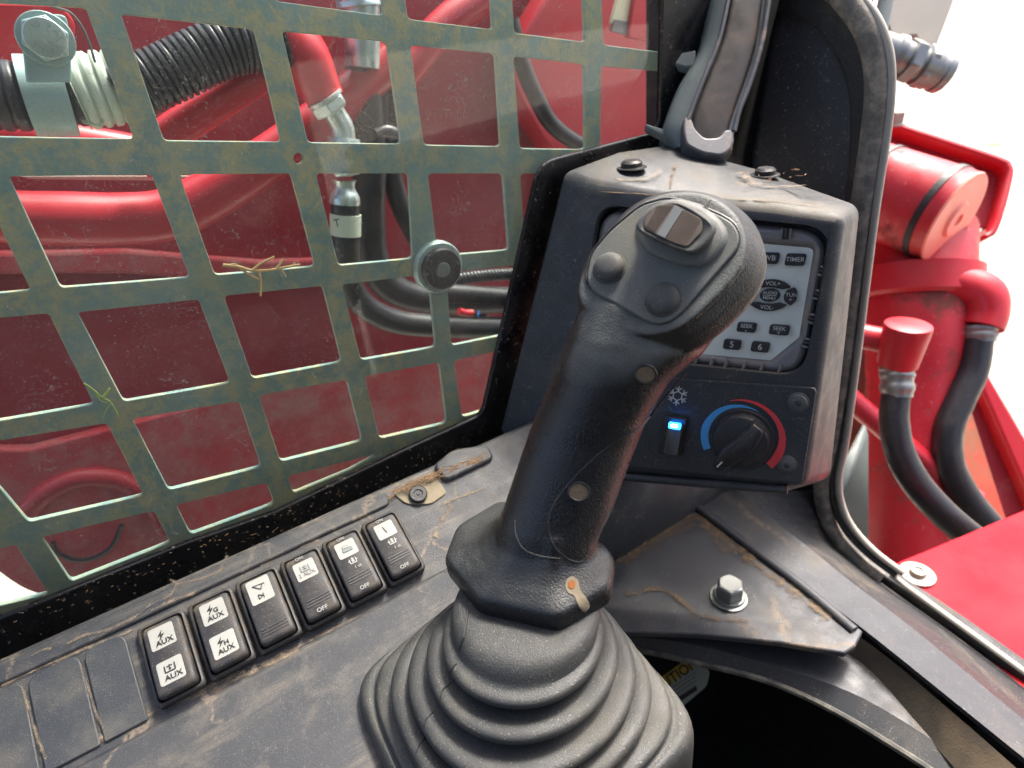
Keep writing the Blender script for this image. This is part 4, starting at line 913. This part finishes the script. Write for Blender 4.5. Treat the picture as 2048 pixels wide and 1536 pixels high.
seam('grip_seam', [(1372, 745), (1330, 795), (1285, 850), (1240, 878), (1190, 915), (1140, 965), (1105, 1015), (1097, 1055), (1110, 1095), (1135, 1118)], .00038, m_knob)
seam('grip_seam', [(1030, 1040), (1032, 1070), (1048, 1098), (1080, 1112), (1120, 1117)], .0003, m_boot)
seam('grip_seam', [(1135, 1118), (1160, 1124), (1175, 1105), (1176, 1085)], .0003, m_boot)
for c_, rx, ry in (((1291, 748), 20, 17), ((1157, 983), 20, 17)):
    decal('screw_recess', arc(*c_, rx, ry, n=20), m_recess, lift=.00025)
    P = [surf(x, y, .0001)[0] for x, y in arc(*c_, rx + 1, ry + 1, n=24)]; tube('recess_rim', P + [P[0]], .0005, m_knob, js, n=6, sub=0)
decal('keyhole_slot', [(v.x, v.y) for v in cat([(1134, 1158, 0), (1145, 1153, 0), (1156, 1162, 0), (1160, 1180, 0), (1176, 1202, 0), (1178, 1214, 0), (1168, 1222, 0), (1156, 1210, 0), (1148, 1192, 0), (1136, 1186, 0), (1130, 1172, 0)], 3, True)], m_pale)
decal('rusty_screw', arc(1143, 1170, 7, 9, n=12), m_orange, lift=.0006)
fv = [0.0] * len(gm2.vertices)
for v in gm2.vertices:
    w_ = v.co + jl; a = max(0, min(1, (w_.z - .128) / .012)); d_ = v.normal.dot(nF); f1 = max(0, min(1, (d_ - .55) / .3)); f2 = .45 * max(0, min(1, (v.normal.x - .35) / .5)) ; f3 = .22 * max(0, min(1, (v.normal.z - .6) / .3))  # dusty wear on top, plus door-opening highlight painted on the right flank
    fv[v.index] = max(a * max(f1, f2), f3)
at_ = gm2.attributes.new('wear_light', 'FLOAT', 'POINT'); at_.data.foreach_set('value', fv)

# face plate, thumb rocker, buttons
fpl = [(1172, 556), (1183, 506), (1222, 460), (1283, 410), (1336, 396), (1392, 410), (1440, 430), (1467, 446), (1480, 470), (1474, 498), (1420, 560), (1361, 627), (1337, 643), (1314, 647), (1290, 639), (1183, 580)]
fo = rc([PF(*p, -.0014) for p in fpl], .003, 3)
plate('thumb_plate', [fo], nF, .0030, m_face, js, bevel=.0006, res=2)
rim = rc([PF(*p, -.0002) for p in fpl], .003, 3); cf_ = sum(rim, Vector()) / len(rim)
tube('plate_gap', [cf_ + (p - cf_) * 1.012 for p in rim + [rim[0]]], .0005, m_knob, js, n=6, sub=0)
tube('plate_split', [PF(1403, 422, -.0016), PF(1421, 400, -.0008)], .0003, m_knob, js, n=5, sub=0)
def PFa(pts, d): return [PF(x, y, d) for x, y in pts]
def closed(pts, k=3): return cl_(pts, k)
# raised collar under the rocker
base = closed([(1275, 458), (1295, 425), (1345, 402), (1400, 415), (1440, 445), (1452, 478), (1430, 512), (1398, 532), (1340, 522), (1296, 500)])
loft('rocker_collar', [PFa(shr(base, (1362, 465), 1.06), -.0012), PFa(shr(base, (1362, 465), 1.0), -.0026), PFa(shr(base, (1362, 465), .90), -.0034)], m_face, js, ang=60)
def ofs(pts, dx, dy): return [(x + dx, y + dy) for x, y in pts]
cap = closed([(1272, 452), (1283, 432), (1306, 411), (1345, 401), (1375, 410), (1405, 428), (1427, 446), (1430, 462), (1414, 484), (1390, 503), (1372, 504), (1340, 493), (1300, 474), (1279, 463)])
capc = (1352, 452)
loft('thumb_rocker', [PFa(ofs(shr(cap, capc, .86), 8, 12), -.002), PFa(ofs(shr(cap, capc, .93), 5, 8), -.006), PFa(ofs(shr(cap, capc, 1.0), 2, 3), -.0085), PFa(cap, -.0105), PFa(shr(cap, capc, .975), -.0113), PFa(shr(cap, capc, .90), -.0116), PFa(shr(cap, capc, .84), -.0112)], m_btn, js, ang=50)
pad = [(v.x, v.y) for v in rc([Vector((1312, 410, 0)), Vector((1346, 407, 0)), Vector((1404, 438, 0)), Vector((1405, 462, 0)), Vector((1374, 494, 0)), Vector((1346, 486, 0)), Vector((1288, 456, 0)), Vector((1290, 436, 0))], 8, 3)]
plate('rocker_pad', [PFa(pad, -.0118)], nF, .0010, m_pad, js, bevel=.0002)
plate('pad_stripe', [PFa([(1350, 410), (1366, 419), (1330, 476), (1313, 468)], -.0122)], nF, .0006, m_grey, js, bevel=.0001)
for q in range(15):
    t = q / 14.0; 
    for (a0, a1) in (((1294 + t * 52 - 2, 436 - t * 22 + 18 * t), None),): pass
def ribs(p00, p01, p10, p11, n):
    for i in range(n):
        t = (i + .5) / n; a = (p00[0] + (p10[0] - p00[0]) * t, p00[1] + (p10[1] - p00[1]) * t); b = (p01[0] + (p11[0] - p01[0]) * t, p01[1] + (p11[1] - p01[1]) * t)
        tube('pad_rib', [PF(*a, -.0118), PF(*b, -.0118)], .00022, m_pad, js, n=5, sub=0)
ribs((1314, 413), (1292, 452), (1346, 411), (1310, 464), 9); ribs((1368, 421), (1332, 478), (1402, 440), (1372, 492), 11)
for (cx, cy, rx) in ((1219, 537, 32), (1326, 600, 36)):
    c = PF(cx, cy, -.0012); r_ = (PF(cx + rx, cy) - PF(cx, cy)).length * .95
    lathe('button', c, nF, [(0, r_ * 1.12), (.0006, r_ * 1.08), (.0007, r_), (.0020, r_ * .97), (.0030, r_ * .84), (.0036, r_ * .55), (.0038, r_ * .25), (.0038, .0001)], m_btn, js, n=36)

# boot
UR = Vector((_r.x, _r.y, 0)).normalized()
def bring(px, py, z, halfpx, e, n=72, k=1.0):
    c = PZ(px, py, z); dz = (c - CAM).dot(M @ Vector((0, 0, 1))); hw = halfpx * dz / F * k
    pts = []
    for i in range(n):
        th = 2 * math.pi * i / n; cx, sy = math.cos(th), math.sin(th); q = 2 / e
        pts.append(Vector((math.copysign(abs(cx) ** q, cx), math.copysign(abs(sy) ** q, sy), 0)))
    mxp = max(p.dot(UR) for p in pts); s = hw / mxp
    return [c + p * s for p in pts]
B = [(1052, 1190, .0535, 128, 2), (1052, 1200, .0525, 146, 2), (1050, 1225, .0485, 149, 2), (1049, 1240, .0460, 146, 2)]
cr = [(1045, 1262, .0430, 162, 2.0), (1043, 1294, .0350, 192, 2.08), (1040, 1328, .0265, 227, 2.2), (1036, 1356, .0190, 259, 2.6), (1035, 1380, .0115, 292, 3.6)]
prev = None
for i, (x, y, z, h, e) in enumerate(cr):
    if i < 4:
        B += [(x, y - 6, z + .0030, h - 16, e), (x, y - 4, z + .0026, h - 7, e), (x, y - 2, z + .0014, h - 1.5, e), (x, y, z - .0002, h, e), (x, y + 2, z - .0030, h - 1, e), (x, y + 4, z - .0048, h - 6, e), (x, y + 5, z - .0056, h - 15, e)]
        nx = cr[i + 1]; B += [(nx[0], nx[1] - 8, nx[2] + .0031, nx[3] - 30, nx[4])] if i < 3 else [(nx[0], nx[1] - 7, nx[2] + .0026, nx[3] - 28, nx[4])]
    else:
        B += [(x, y - 4, z + .0018, h - 6, e), (x, y, z + .0014, h, e)]
bt = [bring(*b) for b in B]
bt += [bring(1035, 1383, .0092, 294, 3.7), bring(1035, 1388, .0088, 298, 3.8), bring(1034, 1392, .0096, 316, 5.5), bring(1034, 1399, .0080, 328, 6.0), bring(1034, 1413, .0034, 334, 6.5)]
low = bt[-1]; cc = sum(low, Vector()) / len(low)
bt += [[cc + (p - cc) * 1.004 + Vector((0, 0, -.010)) for p in low], [cc + (p - cc) * 1.004 + Vector((0, 0, -.045)) for p in low], [cc + (p - cc) * 1.0 + Vector((0, 0, -.12)) for p in low]]
boot = loft('bellows_boot', bt, m_boot, js, ang=75)
sb = boot.modifiers.new('sub', 'SUBSURF'); sb.levels = 1; sb.render_levels = 1
btree = BVHTree.FromPolygons([v.co + jl for v in boot.data.vertices], [tuple(p.vertices) for p in boot.data.polygons])
seam('boot_seam', [(936, 1222), (930, 1262), (918, 1300)], .0004, m_knob, tr=btree)
for p_ in (((925, 1318), (908, 1332), (900, 1345)), ((902, 1366), (885, 1380), (880, 1398)), ((868, 1422), (852, 1438), (848, 1452)), ((850, 1474), (838, 1490), (832, 1505))):
    seam('boot_seam', p_, .00035, m_knob, tr=btree)
# ================================================================== front pillar, seal, lever
XD = .392
pil = thing('cab_pillar', 'black dusty cab corner pillar with a recessed panel and door opening', 'cab pillar', PX(1660, 960, XD))
edge = [(1560, -60), (1660, -30), (1706, 10), (1742, 60), (1762, 120), (1764, 200), (1752, 300), (1734, 420), (1716, 560), (1692, 740), (1668, 880), (1652, 960), (1655, 1010), (1672, 1060), (1710, 1112), (1780, 1160), (1900, 1240), (2048, 1347), (2300, 1532)]
ed3 = cat([PX(*p, XD) for p in edge], 4)
outl = ed3 + [PX(2300, 1700, XD), PX(1700, 1300, XD), PX(1380, 1000, XD), PX(1290, 600, XD), PX(1290, -200, XD), PX(1560, -200, XD)]
hole = rc([PX(*p, XD) for p in ((1485, 330), (1530, 20), (1600, 28), (1660, 90), (1694, 170), (1700, 260), (1684, 430), (1480, 430))], [.001, .012, .02, .03, .03, .03, .001, .001], 4)
plate('pillar_frame', [outl, hole], NX, .012, m_pillar, pil, bevel=.002, res=2)
plate('recess_panel', [[PX(*p, XD + .010) for p in ((1430, 470), (1470, -10), (1740, -10), (1760, 300), (1700, 480))]], NX, .003, m_panel, pil)
sl = thing('door_seal', 'grey dusty rubber door seal running round the cab opening', 'door seal', PX(1660, 960, XD))
s_in = [(1560, -62), (1650, -34), (1700, 12), (1732, 62), (1750, 125), (1752, 200), (1740, 300), (1722, 420), (1704, 560), (1682, 740), (1660, 880), (1644, 962), (1650, 1022), (1672, 1074), (1718, 1126), (1760, 1160)]
tube('seal_bulb', [PX(*p, XD - .006) for p in s_in], .0068, m_seal, sl, n=14, sub=8, sx=.8)
s_o = [(x + 22, y - 7) for x, y in s_in[:5]] + [(x + 21, y) for x, y in s_in[5:10]] + [(1684, 880), (1670, 956), (1676, 1010), (1698, 1056), (1742, 1104), (1800, 1148)]
tube('seal_groove', [PX(x - 6, y + 2, XD - .004) for x, y in s_o], .0030, m_black, sl, n=10, sub=8)
tube('seal_lip', [PX(x + 8, y - 1, XD - .004) for x, y in s_o], .0026, m_trim, sl, n=10, sub=8)
tube('seal_outer_edge', [PX(x + 2, y, XD - .0052) for x, y in s_o], .0012, m_seal2, sl, n=8, sub=8)
# flat strip continuing along the sill
se = tube('sill_trim', [PX(*p, XD - .004) for p in ((1782, 1150), (1850, 1200), (1950, 1272), (2060, 1352), (2300, 1528))], .0020, m_trim, None, n=10, sub=6, sx=1.2)
tag(se, 'pale worn metal edge along the cab sill at the right', 'sill trim')

lv = thing('grab_lever', 'curved grey plastic lever with a brown dusty channel above the pod', 'lever', PD(1400, 305, .37))
dl = .365
cen = [(1500, -70), (1488, 0), (1470, 70), (1446, 140), (1420, 200), (1404, 250), (1398, 285)]
wid = [58, 60, 60, 60, 62, 66, 62]
def sec(i, w, zf, zb, sk_=0):
    pass
def boxloft(name, L_, Rr_, d, dep, m, root, r=.004, caps=(1, 1), lift=0):
    rgs = []
    for l, r_ in zip(L_, Rr_):
        a = PD(*l, d); b = PD(*r_, d); back = M @ Vector((.05, .1, 1)) * dep
        rgs.append(rc([a - M @ Vector((0, 0, lift)), b - M @ Vector((0, 0, lift)), b + back, a + back], r, 3))
    # smooth along the length
    n = len(rgs[0]); cols = [cat([rg[j] for rg in rgs], 5) for j in range(n)]
    return loft(name, [[c[i] for c in cols] for i in range(len(cols[0]))], m, root, caps=caps, ang=50)
Lf = [(1426, -80), (1420, 0), (1402, 90), (1362, 160), (1342, 210), (1332, 255), (1352, 290)]
Rt = [(1566, -80), (1540, 0), (1524, 90), (1500, 170), (1484, 225), (1474, 262), (1470, 296)]
boxloft('lever_body', Lf, Rt, dl, .030, m_lever, lv, r=.007)
Lc = [(1478, -80), (1462, 0), (1444, 80), (1420, 140), (1396, 200), (1384, 244), (1388, 284)]
Rc_ = [(1540, -80), (1528, 0), (1514, 90), (1492, 160), (1470, 222), (1462, 250), (1456, 286)]
boxloft('lever_channel', Lc, Rc_, dl - .0035, .010, m_brown, lv, r=.003)
fe_ = [(1368, 232), (1384, 236), (1390, 256), (1410, 276), (1440, 274), (1450, 258), (1464, 258), (1470, 276), (1464, 296), (1444, 312), (1404, 306), (1372, 290), (1366, 262)]
cpn = (M @ Vector((-.05, -.25, -1))).normalized(); cpo = PD(1410, 280, dl - .010)
plate('end_cap', [rc([PP(*p, cpo, cpn) for p in fe_], .003, 3)], cpn, .012, m_levercap, lv, bevel=.0015, res=3)
tube('channel_edge', [PD(*p, dl - .006) for p in ((1552, -80), (1538, 0), (1522, 90), (1500, 165), (1478, 222), (1468, 262))], .0016, m_levercap, lv, n=8)
tube('channel_edge', [PD(*p, dl - .005) for p in ((1470, -80), (1456, 0), (1438, 80), (1414, 140), (1390, 200), (1376, 240))], .0014, m_levercap, lv, n=8)
for pts in (((1326, 112), (1392, 100), (1392, 130), (1372, 134), (1328, 120)), ((1290, 246), (1340, 262), (1340, 278), (1294, 254))):
    P = [PD(*p, dl + .006) for p in pts]; prism('side_tab', P, (M @ Vector((0, .4, .7))) * .006, m_lever, lv, bevel=.0008)
rod = tube('gas_strut_rod', [PX(1562, -60, .372), PX(1545, 0, .372), PX(1510, 150, .372), PX(1474, 312, .372)], .0040, m_rod, None, n=14); tag(rod, 'slim grey upright rod beside the curved lever', 'rod')

# ================================================================== corner under the pod, bracket, sill
zb = -.100
wl2 = mesh('console_side_wall', [(xj, ye, -.002), (xa + .09, ye, -.002), (.40, ye, .06), (.40, ye, -.20), (xj, ye, -.20)], [(0, 1, 2, 3, 4)], m_console_side)
sol = wl2.modifiers.new('solid', 'SOLIDIFY'); sol.thickness = .006
tag(wl2, 'dark scuffed plastic side wall below the console and pod', 'panel')
brk = thing('corner_bracket', 'dark grey sheet metal corner bracket bolted below the pod', 'bracket', PZ(1460, 1200, zb))
bpts = [PZ(1150, 1160, zb), PZ(1232, 1112, zb), PZ(1392, 1012, zb), PZ(1560, 1140, zb), PZ(1726, 1262, zb), PZ(1712, 1290, zb), PZ(1690, 1306, zb), PZ(1560, 1284, zb), PZ(1400, 1268, zb), PZ(1232, 1262, zb), PZ(1120, 1262, zb)]
prism('bracket_plate', bpts, (0, 0, -.005), m_sheet, brk, bevel=.001)
tube('bracket_fold', [PZ(1396, 1016, zb + .002), PZ(1500, 1095, zb + .001), PZ(1600, 1170, zb + .001), PZ(1708, 1262, zb)], .0035, m_sheet, brk, n=10)
lathe('washer_bolt', PZ(1457, 1196, zb), (0, 0, 1), [(0, .0120), (.0016, .0120), (.0018, .009)], m_steelb, brk)
lathe('bolt_face', PZ(1458, 1192, zb + .0015) + Vector((0, 0, .0122)), (0, 0, 1), [(0, .0070), (.0004, .0066), (.0002, .003)], m_steelb, brk)
hexbolt(brk, PZ(1458, 1192, zb + .0015), (0, 0, 1), .0090, .0105, m_steelb, washer=1.15, name='hex_bolt', rot=12)
for q in (((1232, 1112), (1290, 1072), (1340, 1045), (1390, 1014)), ((1390, 1014), (1440, 1060), (1500, 1105))):
    ribbon('packed_dust', [PZ(p[0] + 3, p[1] + 14, zb + .001) for p in q], NZ, .010, m_stain2, brk, jit=.6)
ribbon('packed_dust', [PZ(p[0], p[1], zb + .0012) for p in ((1480, 1098), (1540, 1150), (1600, 1190), (1660, 1240))], NZ, .005, m_stain2, brk)
ribbon('packed_dust', [PZ(p[0], p[1], zb + .0012) for p in ((1250, 1190), (1330, 1180), (1400, 1230), (1500, 1240))], NZ, .003, m_stain2, brk)
# sloping sill faces between bracket and seal
sill = thing('cab_sill', 'dark blue grey folded steel sill of the cab opening', 'sill', PZ(1800, 1300, -.15))
def strip(name, A, Bp, m, root, th=.004, sub=5, bevel=.0008):
    A = cat(A, sub); Bp = cat(Bp, sub); n = (A[1] - A[0]).cross(Bp[0] - A[0]).normalized()
    if n.dot(A[0] - CAM) > 0: n = -n
    return loft(name, [A, Bp, [p - n * th for p in Bp], [p - n * th for p in A]], m, root, close=False, caps=(0, 0), ang=30)
ob = [PX(1640, 985, XD - .001), PX(1672, 1080, XD - .001), PX(1720, 1130, XD - .001), PX(1790, 1184, XD - .001), PX(1900, 1262, XD - .001), PX(2048, 1372, XD - .001), PX(2300, 1560, XD - .001)]
mid = [PZ(1470, 975, -.096), PZ(1560, 1050, -.100), PZ(1630, 1105, -.104), PZ(1700, 1162, -.108), PZ(1830, 1260, -.112), PZ(2048, 1440, -.116), PZ(2300, 1640, -.12)]
inn_ = [PZ(1396, 1006, zb + .001), PZ(1500, 1086, zb), PZ(1580, 1146, zb), PZ(1650, 1200, zb - .001), PZ(1760, 1284, zb - .002), PZ(2048, 1516, zb - .003), PZ(2300, 1716, zb - .003)]
strip('sill_upper_face', ob, mid, m_pillar, sill)
strip('sill_lower_face', mid, inn_, m_sheet, sill)
ch0 = [PZ(1560, 1168, -.108), PZ(1740, 1288, -.108), PZ(1900, 1420, -.108), PZ(2060, 1560, -.108), PZ(2200, 1680, -.108)]
ch1 = [PZ(1540, 1300, -.125), PZ(1690, 1318, -.125), PZ(1820, 1440, -.125), PZ(1930, 1560, -.125), PZ(2020, 1680, -.125)]
strip('sill_channel', ch0, ch1, m_sheetb, sill)
for px, py, r_ in ((1905, 1408, .0062), (1940, 1432, .0062)):
    lathe('drain_hole', PZ(px, py, -.1185), (0, 0, 1), [(0, r_), (.0004, r_), (.0005, r_ * .8)], m_black, sill)
arcp = thing('arched_floor_panel', 'arched dark steel panel curving under the bracket to the right', 'panel', PZ(1600, 1380, -.15))
ea = [PZ(1130, 1262, -.122), PZ(1250, 1270, -.122), PZ(1400, 1292, -.122), PZ(1540, 1330, -.122), PZ(1700, 1384, -.122), PZ(1850, 1470, -.124), PZ(1990, 1570, -.124), PZ(2120, 1680, -.124)]
eb = [PZ(1130, 1285, -.130), PZ(1250, 1293, -.130), PZ(1400, 1325, -.130), PZ(1530, 1358, -.130), PZ(1650, 1410, -.130), PZ(1790, 1492, -.130), PZ(1890, 1560, -.130), PZ(2040, 1690, -.130)]
e0 = [PZ(1130, 1200, -.121), PZ(1250, 1210, -.121), PZ(1400, 1230, -.121), PZ(1560, 1270, -.121), PZ(1740, 1300, -.121), PZ(1900, 1424, -.122), PZ(2060, 1560, -.122), PZ(2200, 1680, -.122)]
strip('arch_top', e0, ea, m_sheet, arcp)
strip('arch_face', ea, eb, m_console_side, arcp)
tube('arch_rim', [p + Vector((0, 0, -.001)) for p in eb], .0022, m_seal2, arcp, n=8)
# caution label on the side under the bracket
cl2 = thing('caution_label', 'yellow and white caution label half hidden behind the boot', 'label', PD(1360, 1400, .50))
cn = (M @ Vector((-.25, -.45, -.85))).normalized(); co_ = PD(1360, 1360, .50)
def PC(px, py, d=0): return PP(px, py, co_ + cn * d, cn)
plate('label_sheet', [rc([PC(*p) for p in ((1290, 1376), (1376, 1316), (1388, 1320), (1420, 1342), (1414, 1372), (1362, 1416), (1300, 1450))], .003)], cn, .001, m_paper, cl2, bevel=.0002)
plate('yellow_band', [[PC(*p, .0006) for p in ((1290, 1378), (1374, 1317), (1388, 1334), (1296, 1400))]], cn, .0006, m_yellow, cl2, bevel=.0001)
ua = (PC(1380, 1322) - PC(1320, 1364)).normalized(); va = cn.cross(ua)
text('caution_word', 'CAUTION', PC(1345, 1357, .0012), ua, va if va.z > 0 else -va, .011, m_ink, cl2, bold=.02)
for k in range(4):
    plate('print_line', [[PC(*p, .0006) for p in ((1330, 1384 + k * 9), (1392, 1342 + k * 9), (1393, 1344 + k * 9), (1331, 1386 + k * 9))]], cn, .0003, m_bezel, cl2, bevel=.00005)
plate('label_bar', [[PC(*p, .0006) for p in ((1350, 1398), (1392, 1372), (1395, 1380), (1356, 1406))]], cn, .0003, m_ink, cl2, bevel=.00005)

# ================================================================== machine outside the cab at the right
DR = .62
hd = thing('red_hood_plate', 'red steel cover plate with rounded corners behind the cylinder', 'cover plate', PD(1880, 400, .80))
hn = (M @ Vector((-.12, -.15, -1))).normalized(); ho = PD(1880, 370, .78)
def PHd(px, py, d=0): return PP(px, py, ho + hn * d, hn)
hp = rc([PHd(*p) for p in ((1700, 225), (2014, 330), (1975, 482), (1700, 470))], [.001, .022, .02, .001], 6)
plate('plate_back', [hp], hn, .006, m_red_far, hd, bevel=.001)
rimp = cat([PHd(*p, .010) for p in ((1690, 222), (1800, 260), (1900, 293), (1994, 325), (2011, 340), (2013, 362), (1996, 430), (1980, 472), (1962, 484))], 4)
loft('plate_rim', [[p + hn * .012 for p in rimp], rimp, [p - hn * .016 for p in rimp]], m_red_clean, hd, close=False, caps=(0, 0)).modifiers.new('s', 'SOLIDIFY').thickness = .006
pb = thing('steel_bolt', 'small pale bolt above the red cover plate', 'bolt', PD(1790, 240, .77))
hexbolt(pb, PD(1786, 250, .77), (0, 0, 1), .012, .014, m_beige, washer=1.2)
cyl = thing('red_cylinder', 'red hydraulic cylinder with a flat end cap coloured sunlit pink and black strap', 'cylinder', PD(1850, 460, .66))
cn2 = nrm(M @ Vector((.503, .493, -.577)))
cc0 = PD(1907, 437, .64)
rC = .050
lathe('cylinder_body', cc0, cn2, [(-.20, rC), (-.010, rC), (-.008, rC * .98), (0, rC * .98)], m_redg, cyl, n=48)
lathe('end_cap', cc0, cn2, [(0, rC * .99), (.002, rC * .97), (.002, rC * .40), (.005, rC * .34), (.0055, rC * .14), (.003, rC * .12), (.003, .0001)], m_cap, cyl, n=48)
lathe('black_strap', cc0, cn2, [(-.020, rC * 1.005), (-.020, rC * 1.03), (-.013, rC * 1.03), (-.013, rC * 1.005)], m_black, cyl, n=48)
lathe('black_strap', cc0, cn2, [(-.088, rC * 1.005), (-.088, rC * 1.03), (-.083, rC * 1.03), (-.083, rC * 1.005)], m_black, cyl, n=48)
pst = thing('red_post', 'thick upright red post below the cylinder', 'post', PD(1830, 1100, .70))
dp = .70
tube('post_tube', [PD(1835, 470, dp + .03), PD(1836, 620, dp), PD(1830, 760, dp), PD(1822, 900, dp), PD(1812, 1060, dp), PD(1800, 1250, dp)], [.060, .056, .050, .048, .047, .046], m_redg, pst, n=36)
lathe('post_collar', PD(1838, 590, dp), PD(1836, 640, dp) - PD(1838, 590, dp), [(-.03, .058), (-.03, .062), (0, .062), (.004, .058)], m_red_clean, pst, n=40)
el = thing('red_elbow', 'large red elbow pipe joining the post to the right hand hose', 'elbow', PD(1960, 640, .66))
tube('elbow_pipe', [PD(1880, 560, .66), PD(1925, 572, .655), PD(1962, 590, .65), PD(1968, 625, .65), PD(1960, 655, .65)], [.020, .021, .023, .0225, .0215], m_red_clean, el, n=24)
tube('elbow_ferrule', [PD(1957, y_, .65) for y_ in (652, 658, 664, 670, 677, 684)], [.0172, .0182, .0166, .0178, .0162, .0156], m_steelb, el, n=24, sub=2)
hh = tube('right_hose', [PD(*p, .65) for p in ((1954, 680), (1945, 740), (1918, 800), (1895, 860), (1898, 930), (1935, 1000), (1985, 1060), (2040, 1120))], .0150, m_hose, None, n=20); tag(hh, 'black hydraulic hose below the large red elbow', 'hose', None)
hh.name = 'hydraulic_hose'
fc = thing('red_capped_fitting', 'upright red capped fitting with a flat round top on the left hose', 'fitting', PD(1800, 740, .56))
lathe('cap_body', PD(1795, 728, .56), (.05, 0, 1), [(0, .0168), (.030, .0192), (.038, .0195), (.0395, .0190), (.040, .0180), (.040, .0001)], m_red_clean, fc, n=36)
tube('side_branch', [PD(1800, 690, .57), PD(1760, 680, .57), (PD(1700, 668, .58))], .012, m_red, fc, n=16)
tube('band_clamp', [PD(1794, y_, .56) for y_ in (732, 738, 744, 750, 757, 764, 771, 778, 786, 794)], [.0146, .0152, .0140, .0150, .0138, .0134, .0145, .0145, .0132, .0128], m_steelb, fc, n=24, sub=3)
hl_ = tube('hydraulic_hose', [PD(*p, .56) for p in ((1792, 785), (1788, 840), (1800, 905), (1835, 970), (1890, 1030), (1950, 1080), (2020, 1130))], [.0120, .0125, .0128, .0130, .0130, .0130, .0130], m_hose, None, n=20); tag(hl_, 'black hydraulic hose below the red capped fitting', 'hose')
bm_ = thing('red_beam', 'long red box beam slanting down at the right edge', 'beam', PD(2000, 960, .85))
P = [PD(*p, .85) for p in ((1900, 700), (1935, 690), (2120, 1000), (2250, 1250), (2080, 1250), (1990, 1060))]
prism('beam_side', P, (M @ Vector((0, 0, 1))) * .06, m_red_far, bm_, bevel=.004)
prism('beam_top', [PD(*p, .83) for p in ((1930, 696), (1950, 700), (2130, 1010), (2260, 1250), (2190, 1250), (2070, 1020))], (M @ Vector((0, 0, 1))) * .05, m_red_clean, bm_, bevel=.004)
dk = tube('diagonal_brace', [PD(*p, .66) for p in ((1680, 780), (1760, 850), (1850, 925), (1950, 1000))], .012, m_red, None, n=14); tag(dk, 'thin red brace running diagonally behind the hoses', 'brace')
lm = mesh('muddy_red_plate', [PD(*p, .80) for p in ((1660, 560), (1790, 560), (1900, 760), (1990, 1040), (2150, 1300), (1700, 1300))], [(0, 1, 2, 3, 4, 5)], m_dirtred); lm.modifiers.new('s', 'SOLIDIFY').thickness = .02
tag(lm, 'muddy red frame plate behind the post and hoses', 'machine frame')
gsf = mesh('grey_sheet', [PD(*p, .60) for p in ((1640, 1010), (1725, 850), (1732, 870), (1732, 1100), (1640, 1100))], [(0, 1, 2, 3, 4)], m_lever); gsf.modifiers.new('s', 'SOLIDIFY').thickness = .004
tag(gsf, 'narrow grey sheet corner between the seal and the red post', 'sheet')
deck = thing('red_deck', 'bright red deck panel at the lower right with a washer bolt', 'deck panel', PD(1950, 1200, .52))
zd = -.165
prism('deck_plate', [PZ(*p, zd) for p in ((1700, 1178), (1800, 1122), (2048, 1020), (2300, 915), (2400, 1600), (1900, 1320))], (0, 0, -.006), m_deck, deck, bevel=.001)
lathe('deck_washer', PZ(1834, 1150, zd + .0005), (0, 0, 1), [(0, .0128), (.0018, .0128), (.002, .0122), (.0021, .006), (.006, .0056), (.0062, .003), (.0050, .0028)], m_beige, deck, n=32)
# steel tube and couplings at the top right
brp = thing('beige_bracket_plate', 'beige steel bracket plate at the top right outside the cab', 'bracket', PD(1850, 60, .62))
prism('bracket_face', [PD(*p, .62) for p in ((1800, -80), (1935, -80), (1905, 10), (1858, 132), (1832, 70), (1785, 74), (1770, 30))], (M @ Vector((.1, .05, 1))) * .012, m_beige, brp, bevel=.0015)
pc = thing('pipe_coupling', 'steel threaded couplings with hex nuts at the top right', 'coupling', PD(1830, 130, .58))
a = PD(1756, 96, .58); b = PD(1890, 150, .585); ax = (b - a).normalized(); L_ = (b - a).length
lathe('coupling_body', a, ax, [(-.02, .0155), (L_ * .18, .0155), (L_ * .2, .0175), (L_ * .28, .0180), (L_ * .30, .015), (L_ * .60, .015), (L_ * .62, .0185), (L_ * .80, .0185), (L_ * .82, .0165), (L_ * .88, .0165), (L_ * .9, .018), (L_ * .98, .0178), (L_ * 1.0, .0165), (L_ * 1.0, .012), (L_ * .9, .011)], m_steelb, pc, n=36)
hexbolt(pc, a + ax * L_ * .34, ax, .0205, L_ * .16, m_steelb, washer=0, name='hex_nut', rot=10)
hexbolt(pc, a + ax * L_ * .58, ax, .0200, L_ * .10, m_steelb, washer=0, name='hex_nut', rot=25)
pp_ = tube('grey_post', [PD(1790, -90, .50), PD(1768, 20, .50), PD(1752, 90, .50)], .006, m_lever, None, n=12); tag(pp_, 'slim blue grey post at the top just outside the seal', 'post')

fw = prism('cab_front_wall', [(.40, -.80, -.20), (.40, .335, -.20), (.40, .335, -.52), (.40, -.80, -.52)], (.01, 0, 0), m_floor); fw['kind'] = 'structure'
sw_ = prism('cab_side_wall', [(-.9, .275, -.50), (.42, .275, -.50), (.42, .275, -.06), (-.9, .275, -.06)], (0, .02, 0), m_floor); sw_['kind'] = 'structure'
